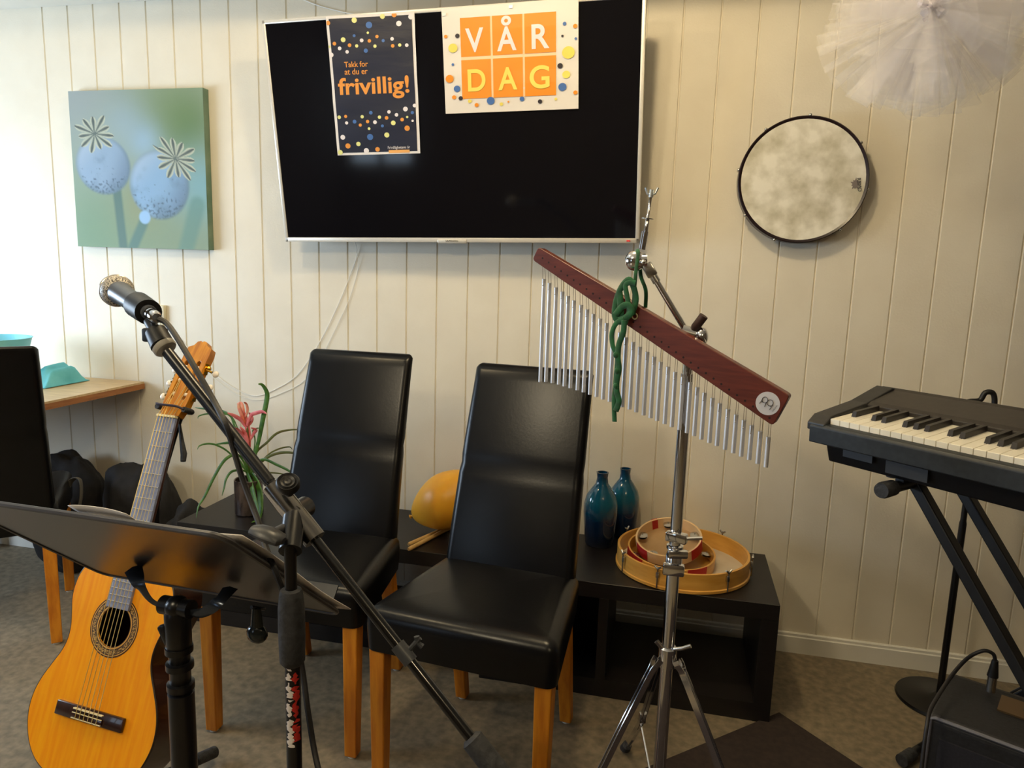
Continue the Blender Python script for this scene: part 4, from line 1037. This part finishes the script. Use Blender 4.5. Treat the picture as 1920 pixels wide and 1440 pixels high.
obj('tilter_knob', MB().tube([kp, kp+(kq-kp)*.2, kq], [.006, .0095, .0095], 10), noisy('brown_rubber', srgb(52,34,30), srgb(70,48,42), 60, .6), cs_)
ja = aty(1213, 498, SY); je = aty(1285, 618, SY)
obj('boom_arm', MB().tube([je, ja], .0066, 14), CHROME, cs_)
ar_ = MB().tube([ja+(je-ja)*.12, ja+(je-ja)*.26], .0085, 14); ar_.box(ja+(je-ja)*.07, (.022, .018, .03), frame(ja-je, (1,0,0)).to_3x3(), .003)
obj('arm_clamp', ar_, STEEL, cs_)
jb = aty(1191, 489, SY); jt = aty(1205, 470, SY)
jn = MB().sphere(jb, .0215, (1, .8, 1), 28); jn.tube([jb, aty(1214, 488, SY)], .014, 16); jn.sphere(aty(1206,492,SY-.018), .006)
obj('cymbal_tilter', jn, CHROME, cs_)
rp = [aty(1204, 468, SY), aty(1210, 434, SY), aty(1211, 434, SY), aty(1214, 410, SY), aty(1214.5, 408, SY), aty(1220, 370, SY)]
obj('cymbal_rod', MB().tube(rp, [.0072, .0072, .0045, .0045, .003, .003], 14), CHROME, cs_)
obj('washer', MB().lathe([(0, -.0008), (.0125, -.0008), (.0125, .0008), (0, .0008)], frame(rp[5]-rp[3], (1,0,0), rp[3]), 24), STEEL, cs_)
wn = MB(); wt = rp[5]; w2 = aty(1222, 356, SY)
wn.tube([wt, w2], [.0048, .0048], 12)
for s in (-1, 1): wn.tube([wt+(w2-wt)*.2, wt+(w2-wt)*.5+Vector((s*.008,0,.0)), w2+Vector((s*.0125,0,.004))], [.0035, .004, .005], 10, flat=.5, ref=(0,1,0))
obj('wing_nut', wn, mat('dull_aluminium', (.62,.68,.72), .35, .8), cs_)
# tripod
obj('leg_collar', MB().lathe([(.0145, zA-.035), (.0205, zA-.033), (.0205, zA+.010), (.0165, zA+.014), (.0145, zA+.014)], CT, 28)
    .tube([(SX+.012, SY-.012, zA+.014), (SX+.030, SY-.016, zA+.020), (SX+.048, SY-.018, zA+.030)], [.004,.0045,.0045], 10).tube([(SX-.012, SY-.012, zA+.012), (SX-.026, SY-.014, zA+.028)], [.005,.006], 10, flat=.4), CHROME, cs_)
def stand_leg(P, gap, foot):
    """double flat strips along path P"""
    P = [Vector(p) for p in P]; d = (P[-1]-P[0]); side = d.cross(Vector((0,0,1))).normalized()
    m_ = MB(); Q = spline(P, 6); n_ = len(Q)
    for s in (-1, 1):
        vs = []
        for i, p in enumerate(Q):
            t = i/(n_-1); g_ = gap*(2.0 if t < .13 else 2.0-(t-.13)/.08 if t < .21 else 1); T = (Q[min(n_-1, i+1)]-Q[max(0, i-1)]).normalized(); up_ = side.cross(T).normalized()
            hw = .0078
            for a_, b_ in ((-1,-1), (1,-1), (1,1), (-1,1)): vs.append(p+side*(s*g_+a_*.0010)+up_*(b_*hw))
        m_.add(vs, [[4*i+k, 4*i+(k+1) % 4, 4*(i+1)+(k+1) % 4, 4*(i+1)+k] for i in range(n_-1) for k in range(4)]+[[0,1,2,3],[4*n_-4,4*n_-3,4*n_-2,4*n_-1]])
    lg = obj('leg', m_, CHROME, cs_, 30)
    tt = (P[-1]-P[-2]).normalized(); obj('rubber_foot', MB().tube([P[-1]-tt*.012, P[-1]+tt*.030], [.013, .015], 14), RUBBER, lg)
    return lg
hubp = Vector((SX, SY, zA-.012))
def leg_path(ang, R_=.34):
    d = Vector((cos(radians(ang)), sin(radians(ang)), 0))
    return [hubp+d*.024, hubp+d*.045-Vector((0,0,.030)), hubp+d*.105-Vector((0,0,.135)), hubp+d*.20-Vector((0,0,.30)), Vector((SX, SY, .02))+d*R_], d
braces = []
for ang in (105, 218, -28):
    Pth, d = leg_path(ang); lg = stand_leg(Pth, .0042, None)
    obj('brace', MB().tube([Vector((SX, SY, .12))+d*.016, Pth[3]], .003, 8), CHROME, cs_)
    q = Pth[2]+(Pth[3]-Pth[2])*.85; obj('leg_spacer', MB().box(q, (.016, .016, .026), Matrix.Rotation(radians(ang), 3, 'Z'), .002), STEEL, lg)
obj('brace_collar', MB().lathe([(.0145, .105), (.020, .107), (.020, .135), (.0145, .137)], CT, 24), CHROME, cs_)

# ------------------------------------------------------------------ bar chimes
HL = Vector((-.299, -.979, 1.356)); HR = Vector((.185, -1.158, 1.066))
bcx = (HR-HL).normalized()
bn_ = Vector((bcx.y, -bcx.x, 0)).normalized()
if bn_.y > 0: bn_ = -bn_
bu = bcx.cross(bn_); bu = bu if bu.z > 0 else -bu     # up within the face
bar = thing('bar_chimes', 'dark red wooden bar with hanging silver chimes tied to the chrome stand', 'wind chimes', loc=(HL+HR)/2)
# bar corners from the sight lines onto its own face plane
fp = lambda x, y: onp(x, y, HL+bn_*.011, bn_)
c4 = [fp(1009,463), fp(1481,742), fp(1449,799), fp(998,487)]
BMx = frame(bn_, bcx, c4[0]); inv = BMx.inverted()
loc = [inv @ p for p in c4]
def rpoly(P, r, n_=5):
    o_ = []; m_ = len(P)
    for i in range(m_):
        a_ = P[i-1]; b_ = P[i]; c_ = P[(i+1) % m_]; u_ = (a_-b_).normalized(); v_ = (c_-b_).normalized()
        ang = math.acos(max(-1, min(1, u_.dot(v_)))); dd = r/math.tan(ang/2)
        s0_ = b_+u_*dd; s1_ = b_+v_*dd
        for k in range(n_+1):
            t = k/n_; o_.append(((1-t)**2*s0_+2*t*(1-t)*b_+t*t*s1_))
    return o_
ol = [(p.x, p.y) for p in rpoly([Vector((p.x, p.y)) for p in loc], .008)]
b = MB(); b.plate(ol, -.022, 0, BMx)
wb = obj('wooden_bar', b, MAHOG, bar, 30, bevel=.0015)
# tie holes, eyelet, sticker
for i in range(33):
    t = i/32; P = HL+(HR-HL)*t+bn_*.0112+bu*.004
    q = inv @ P
    obj('cord_hole', MB().lathe([(0, .0003), (.0022, .0003), (.0022, 0)], BMx @ Matrix.Translation((q.x, q.y, 0)), 10), PIT, wb, 0)
ep = inv @ fp(1190.5, 593)
obj('eyelet', MB().tube([BMx @ Vector((ep.x+cos(a*pi/8)*.0058, ep.y+sin(a*pi/8)*.0058, .001)) for a in range(16)], .0015, 8, closed=True), BONE, wb)
sp2 = inv @ fp(1439.5, 756.5)
SM = BMx @ Matrix.Translation((sp2.x, sp2.y, 0))
stc = obj('round_sticker', MB().lathe([(.0225, 0), (.0225, .0006), (0, .0006)], SM, 40), mat('sticker_white', srgb(206,204,206), .5), wb, 0)
# the emblem: two joined rings with three short legs, as printed
def sl2(x, y): # crop px (14.4x) -> sticker plane
    q_ = inv @ fp(1380+x/14.4, 720+y/14.4); return Vector((q_.x, q_.y, .0011))
em = MB()
def ring2(cx_, cy_, R_):
    P = [BMx @ sl2(cx_+cos(a*pi/12)*R_, cy_+sin(a*pi/12)*R_) for a in range(24)]; em.tube(P, .0012, 6, closed=True, flat=.3, ref=bn_)
ring2(785, 425, 78); ring2(925, 505, 82)
for a_, b_ in (((715,420),(635,520)), ((825,480),(770,610)), ((1000,560),(905,690)), ((740,490),(690,475)), ((870,575),(950,610))):
    em.tube([BMx @ sl2(*a_), BMx @ sl2(*b_)], .0012, 6, flat=.3, ref=bn_)
obj('emblem', em, BLACKD, stc, 0)
p0, p1 = sl2(985, 735), sl2(1120, 560); dirt = (p1-p0); wdt = dirt.length
TMx = BMx @ Matrix.Translation(p0) @ Matrix.Rotation(math.atan2(dirt.y, dirt.x), 4, 'Z')
obj('small_word', text_mb('MEINL', .01, TMx, .0001, fit=(0, wdt, -.0014, .0014)), mat('faint_print', srgb(150,150,152), .5), stc, 0)
# chimes
top_px = {}
for i in range(33):
    t = i/32; H0 = HL+(HR-HL)*t
    Ln = .235-(.235-.060)*(t**.80)
    drop = .024+.006*(1-t)
    z_top = H0.z-.012-drop
    jx = rnd.uniform(-.0012, .0012); c = Vector((H0.x+jx, H0.y+rnd.uniform(-.002, .002), z_top))
    tb_ = obj('chime', MB().lathe([(.0030, 0), (.0044, 0), (.0044, Ln), (.0030, Ln), (.0030, 0)], Matrix.Translation((c.x, c.y, z_top-Ln)), 14), ALU, bar)
    cm_ = MB(); A0 = H0+bn_*.010+bu*.003; B0 = H0-bn_*.010
    cm_.tube([A0, c+bn_*.0042+Vector((0,0,-.014))], .0005, 5); cm_.tube([A0+bcx*.005, c-bn_*.0042+Vector((.002,0,-.010))], .0005, 5)
    obj('cord', cm_, CORD, tb_)
    obj('pin', MB().sphere(c+bn_*.0042+Vector((0,0,-.015)), .0014, seg=8), CHROME, tb_)
# green ribbon: two loops over the tilter, a bow and a knotted tail
rb = thing('ribbon', 'green velvet ribbon tying the chime bar to the chrome stand', 'ribbon', loc=fp(1170, 700))
def rp_(px, off=.0): return [fp(x, y)+bn_*(.006+off) for x, y in px]
def rib(name, pts_, w_, flat=.35): return obj(name, MB().tube(spline(pts_, 8), w_, 10, flat=flat, ref=bcx), GREENV, rb)
jz = jb
over = Vector((jb.x+.002, jb.y, jb.z+.0225))
rib('hanging_loop', [fp(1190, 590)+bn_*.003, fp(1190,560)+bn_*.004, Vector((jb.x+.004, jb.y-.022, jb.z-.02)), Vector((jb.x+.006, jb.y-.016, jb.z+.014)), over, Vector((jb.x+.008, jb.y+.020, jb.z+.006)), Vector((jb.x+.012, jb.y+.020, jb.z-.03)), fp(1200,545)-bn_*.03, fp(1198, 578)-bn_*.034], .0042)
rib('bow_loop', rp_([(1188,588),(1196,560),(1186,526),(1172,534),(1160,560),(1156,590),(1164,602),(1176,600),(1184,585)], .004), .0066)
rib('bow_loop', rp_([(1186,590),(1182,560),(1178,536),(1186,530),(1197,531)], .008), .0056)
rib('bow_loop', rp_([(1160,590),(1172,575),(1184,572),(1190,584),(1178,596),(1166,600)], .010), .0070)
rib('bow_fold', rp_([(1166,548),(1168,570),(1170,596),(1182,602)], .006), .0075, .3)
rib('tail', rp_([(1176,598),(1162,606),(1154,625),(1156,648),(1164,668),(1162,700),(1160,725),(1158,750),(1159,788)], .012), .0054)
rib('tail', rp_([(1178,600),(1176,622),(1168,645),(1166,668),(1168,690),(1164,712),(1164,732),(1168,750),(1162,768)], .014), .0066)
for x, y in ((1163, 664), (1165, 694), (1163, 722)): obj('knot', MB().sphere(fp(x, y)+bn_*.020, .0068, (1, .8, 1.1), 12), GREENV, rb)

# ------------------------------------------------------------------ keyboard on its stand
zk = 1.015
K0 = atz(1557, 785, zk); K1 = atz(1901.6, 857, zk); ke = (K1-K0).normalized(); kn_ = Vector((-ke.y, ke.x, 0))
if kn_.y < 0: kn_ = -kn_
pitch_ = (K1-K0).length/16
tilt = radians(4)
KM = frame(Vector((0,0,1))*cos(tilt)-kn_*sin(tilt), ke, K0)      # local: x along keys, y back, z up ; origin front-left key corner, top
kb = thing('digital_piano', 'black digital piano with white keys on a black stand at the right edge', 'keyboard instrument', mtx=KM)
KL = 1.25; x0k = -.038
def kbox(mb, x0, x1, y0, y1, z0, z1, **k): return mb.box(((x0+x1)/2, (y0+y1)/2, (z0+z1)/2), (x1-x0, y1-y0, z1-z0), None, **k)
b = MB()
# side profile (y,z) extruded along x for the body behind the keys and the key bed
def extr(mb, prof2, xa, xb):
    n_ = len(prof2); mb.add([(xa, y, z) for y, z in prof2]+[(xb, y, z) for y, z in prof2], [[i, (i+1) % n_, n_+(i+1) % n_, n_+i] for i in range(n_)]+[list(range(n_))[::-1], [n_+i for i in range(n_)]])
extr(b, [(.150, -.02), (.150, .010), (.165, .016), (.262, .030), (.275, .034), (.285, .026), (.285, -.075), (.150, -.075)], x0k, KL)
body = obj('top_panel', b, noisy('panel_black', srgb(44,40,38), srgb(52,48,45), 60, .42), kb, 0, local=True, bevel=.002)
b = MB(); extr(b, [(-.018, -.014), (-.022, -.020), (-.022, -.058), (-.010, -.062), (.284, -.070), (.284, -.022), (0, -.022), (0, -.012)], x0k, KL)
obj('key_bed', b, noisy('front_black', srgb(30,34,38), srgb(40,44,48), 80, .5, bump=.1), kb, 0, local=True, bevel=.002)
b = MB(); extr(b, [(-.020, -.030), (-.020, -.012), (.005, .004), (.150, .014), (.260, .036), (.284, .030), (.284, -.030)], x0k-.008, -.0015)
obj('left_cheek', b, noisy('cheek_black', srgb(36,36,38), srgb(46,46,48), 80, .45), kb, 0, local=True, bevel=.003)
b = MB(); extr(b, [(.012, -.055), (.030, -.112), (.230, -.125), (.270, -.100), (.282, -.060)], x0k+.02, KL)
ub = obj('underbody', b, BLACKP, kb, 0, local=True, bevel=.004)
b = MB(); kbox(b, .03, .10, .010, .018, -.085, -.062); kbox(b, .13, .22, .012, .020, -.098, -.070); obj('jack_plate', b, DARKGREY, ub, 0, local=True)
b = MB(); b.lathe([(.014, -.012), (.012, 0)], Matrix.Translation((.10, .10, -.122)), 14); obj('rubber_foot', b, RUBBER, kb, local=True)
wkeys = int((KL-.02)/pitch_)
pat = [0,1,1,0,1,1,1]   # key i has a black key on its left ; lowest key is A
notes = 'ABCDEFG'
wk_me = MB(); kbox(wk_me, .0005, pitch_-.0007, 0, .150, -.020, 0, bev=.0006, seg=1)
bk_me = MB()
bk_me.add([(-.0055, .052, -.002), (.0055, .052, -.002), (.0055, .150, -.002), (-.0055, .150, -.002), (-.0045, .058, .0125), (.0045, .058, .0125), (.0045, .150, .0125), (-.0045, .150, .0125)], [[0,3,2,1],[4,5,6,7],[0,1,5,4],[1,2,6,5],[2,3,7,6],[3,0,4,7]])
pw = obj('white_key', wk_me, KEYW, kb, 0, local=True); pk = obj('black_key', bk_me, KEYB, kb, 0, local=True)
fb = True; pk.location.x = pitch_*1
for i in range(wkeys):
    if i:
        c_ = pw.copy(); c_.location.x = i*pitch_; COL.objects.link(c_); c_.parent = kb
    nt_ = notes[i % 7]
    if i > 1 and nt_ in 'BDEGA':
        c_ = pk.copy(); c_.location.x = i*pitch_; COL.objects.link(c_); c_.parent = kb
# stand
ks = thing('keyboard_stand', 'black folding X-frame stand carrying the digital piano', 'stand', loc=(K0.x+.3, K0.y, 0))
capc = atz(1655, 920, .895)
zb_ = .885
barA = atz(1652, 920, zb_); barDir = kn_
barB = barA+kn_*.36
KS = noisy('stand_tube', srgb(17,17,19), srgb(23,23,25), 50, .4)
obj('support_bar', MB().tube([barA+kn_*.02, barB], .0125, 16), KS, ks)
obj('bar_end_cap', MB().tube([barA, barA+kn_*.008, barA+kn_*.045], [.0165, .0185, .0175], 18), RUBBER, ks)
obj('bar_pad', MB().box(barA+kn_*.20+Vector((0,0,.013)), (.02, .26, .008), frame((0,0,1), ke).to_3x3(), .002), RUBBER, ks)
L1a = onp(1722, 906, barA, Vector((0,0,1))) ; L1a = barA+kn_*((atz(1722,905,zb_)-barA).dot(kn_))
L1b = onp(1905, 1240, L1a, kn_)
dl = (L1b-L1a).normalized(); L1e = L1a+dl*((.02-L1a.z)/dl.z)
sq = lambda P0, P1_, w_: MB().box((P0+P1_)/2, (w_, w_*.8, (P1_-P0).length), frame(P1_-P0, kn_).to_3x3(), .003)
obj('leg', sq(L1a, L1e, .030), KS, ks, 0)
kn2 = kn_*.17
L2a = onp(1812, 925, L1a+kn2, kn_); L2a = barA+kn_*((L1a-barA).dot(kn_)+.17); L2e = L2a+(L1e-L1a)
obj('leg', sq(L2a, L2e, .030), KS, ks, 0)
fe = atz(1692, 1425, .022)
foA = fe; foB = fe+kn_*.36
obj('foot_bar', MB().tube([foA, foB], .0125, 14), KS, ks); obj('foot_cap', MB().tube([foA-kn_*.004, foA+kn_*.05], .0175, 16), RUBBER, ks)
rtop = Vector((foA.x, foA.y, zb_+.0))+ke*((L1e-L1a).dot(ke))
for o_ in (.10, .27):
    obj('leg', sq(foA+kn_*o_+Vector((0,0,.0)), rtop+kn_*o_, .030), KS, ks, 0)
obj('support_bar', MB().tube([rtop+kn_*.0, rtop+kn_*.36], .0125, 14), KS, ks)
obj('foot_bar', MB().tube([L1e-kn_*.02, L1e+kn_*.32], .0125, 14), KS, ks)

# round base mic stand behind the keyboard
rc = atz(1760, 1314, 0); rc.z = 0
rs = thing('round_base_stand', 'black straight microphone stand with round base behind the digital piano', 'microphone stand', loc=rc)
obj('base', MB().lathe([(.125, 0), (.127, .004), (.124, .011), (.03, .016), (.018, .024), (.012, .028)], Matrix.Translation(rc), 56), BLACKM, rs)
zt_ = aty(1868, 765, rc.y).z
obj('pole', MB().lathe([(.0105, .02), (.0105, zt_*.62), (.0085, zt_*.62+.01), (.0085, zt_)], Matrix.Translation(rc), 20), BLACKM, rs)
rq = Vector((rc.x, rc.y, zt_))
obj('clip', MB().tube(spline([rq, rq+Vector((-.02,0,-.01)), rq+Vector((-.042,0,0)), rq+Vector((-.03,0,.014)), rq+Vector((0,0,.02)), rq+Vector((.012,0,.044)), rq+Vector((.032,0,.044)), rq+Vector((.040,0,.016)), rq+Vector((.034,0,-.016)), rq+Vector((.01,0,-.02))], 6), .008, 10), BLACKP, rs)

# ------------------------------------------------------------------ amplifier
zam = .40
a0 = atz(1742, 1340, zam); a1 = atz(1920, 1406, zam); ae = (a1-a0).normalized(); an2 = Vector((-ae.y, ae.x, 0))
AM = frame((0,0,1), ae, (a0.x, a0.y, 0))
am = thing('amplifier', 'small black combo amplifier on the floor in the bottom right corner', 'amplifier', mtx=AM)
AW, AD = .40, .27
b = MB(); n_ = None
pr2 = [(0, 0), (0, zam-.012), (.012, zam), (AD-.05, zam), (AD-.015, zam-.012), (AD, zam-.04), (AD, 0)]
b.add([(0, y, z) for y, z in pr2]+[(AW, y, z) for y, z in pr2], [[i, (i+1) % 7, 7+(i+1) % 7, 7+i] for i in range(7)]+[list(range(7))[::-1], [7+i for i in range(7)]])
obj('cabinet', b, noisy('tolex', srgb(24,24,27), srgb(34,34,38), 120, .6, bump=.5), am, 0, local=True, bevel=.006)
obj('grille_cloth', MB().box((AW/2, -.002, zam/2-.01), (AW-.05, .006, zam-.07)), noisy('grille_cloth', srgb(26,26,34), srgb(34,34,44), 200, .9), am, 0, local=True)
obj('front_piping', MB().tube([(.004, -.001, .02), (.004, -.001, zam-.006), (.012, -.001, zam-.002), (AW-.006, -.001, zam-.002)], .0042, 8), mat('grey_piping', srgb(104,104,112), .5), am, local=True)
obj('control_panel', MB().box((.235, .16, zam+.001), (.25, .075, .006)), mat('panel_gold', srgb(120,96,66), .35, .7), am, 0, local=True)
for k in range(4): obj('knob', MB().lathe([(.010, 0), (.009, .014), (0, .015)], Matrix.Translation((.165+.05*k, .16, zam+.004)), 16), BLACKP, am, local=True)
pj = atz(1857, 1296, zam+.01)
pc1 = aty(1861, 1268, pj.y); pc2 = aty(1866, 1238, pj.y)
pl_ = thing('audio_cable', 'black cable with a silver plug arching out of the amplifier top', 'cable', loc=pj)
obj('plug', MB().tube([pj, pc1], .0095, 16), STEEL, pl_)
obj('boot', MB().tube([pc1, pc2], [.0115, .0065], 16), BLACKP, pl_)
obj('wire', MB().tube(spline([pc2, aty(1862,1226,pj.y), aty(1845,1220,pj.y), aty(1820,1230,pj.y), aty(1798,1250,pj.y-.02), aty(1775,1280,pj.y-.06), aty(1757,1308,pj.y-.12), aty(1744,1332,pj.y-.17), aty(1738,1360,pj.y-.20), aty(1730,1420,pj.y-.22), aty(1722,1500,pj.y-.24)], 8), .0042, 10), CABLEB, pl_)

# flat dark brown rectangle on the floor in front of the bench
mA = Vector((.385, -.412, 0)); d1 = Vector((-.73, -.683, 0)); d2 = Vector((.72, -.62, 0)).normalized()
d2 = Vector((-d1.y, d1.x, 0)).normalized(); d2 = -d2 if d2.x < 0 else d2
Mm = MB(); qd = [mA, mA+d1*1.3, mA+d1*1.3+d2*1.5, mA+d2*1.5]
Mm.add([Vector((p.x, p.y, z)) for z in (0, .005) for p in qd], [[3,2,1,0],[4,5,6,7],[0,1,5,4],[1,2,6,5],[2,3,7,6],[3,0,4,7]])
mo = obj('dark_floor_patch', Mm, DARKPATCH, None, 0); recentre(mo); tag(mo, 'dark brown rectangle on the floor under the keyboard stand and chrome stand', 'mat')

# ------------------------------------------------------------------ view
vs_ = sc.view_settings
vs_.view_transform = 'Standard'; vs_.look = 'None'; vs_.gamma = 1; vs_.use_curve_mapping = False; vs_.exposure = .28
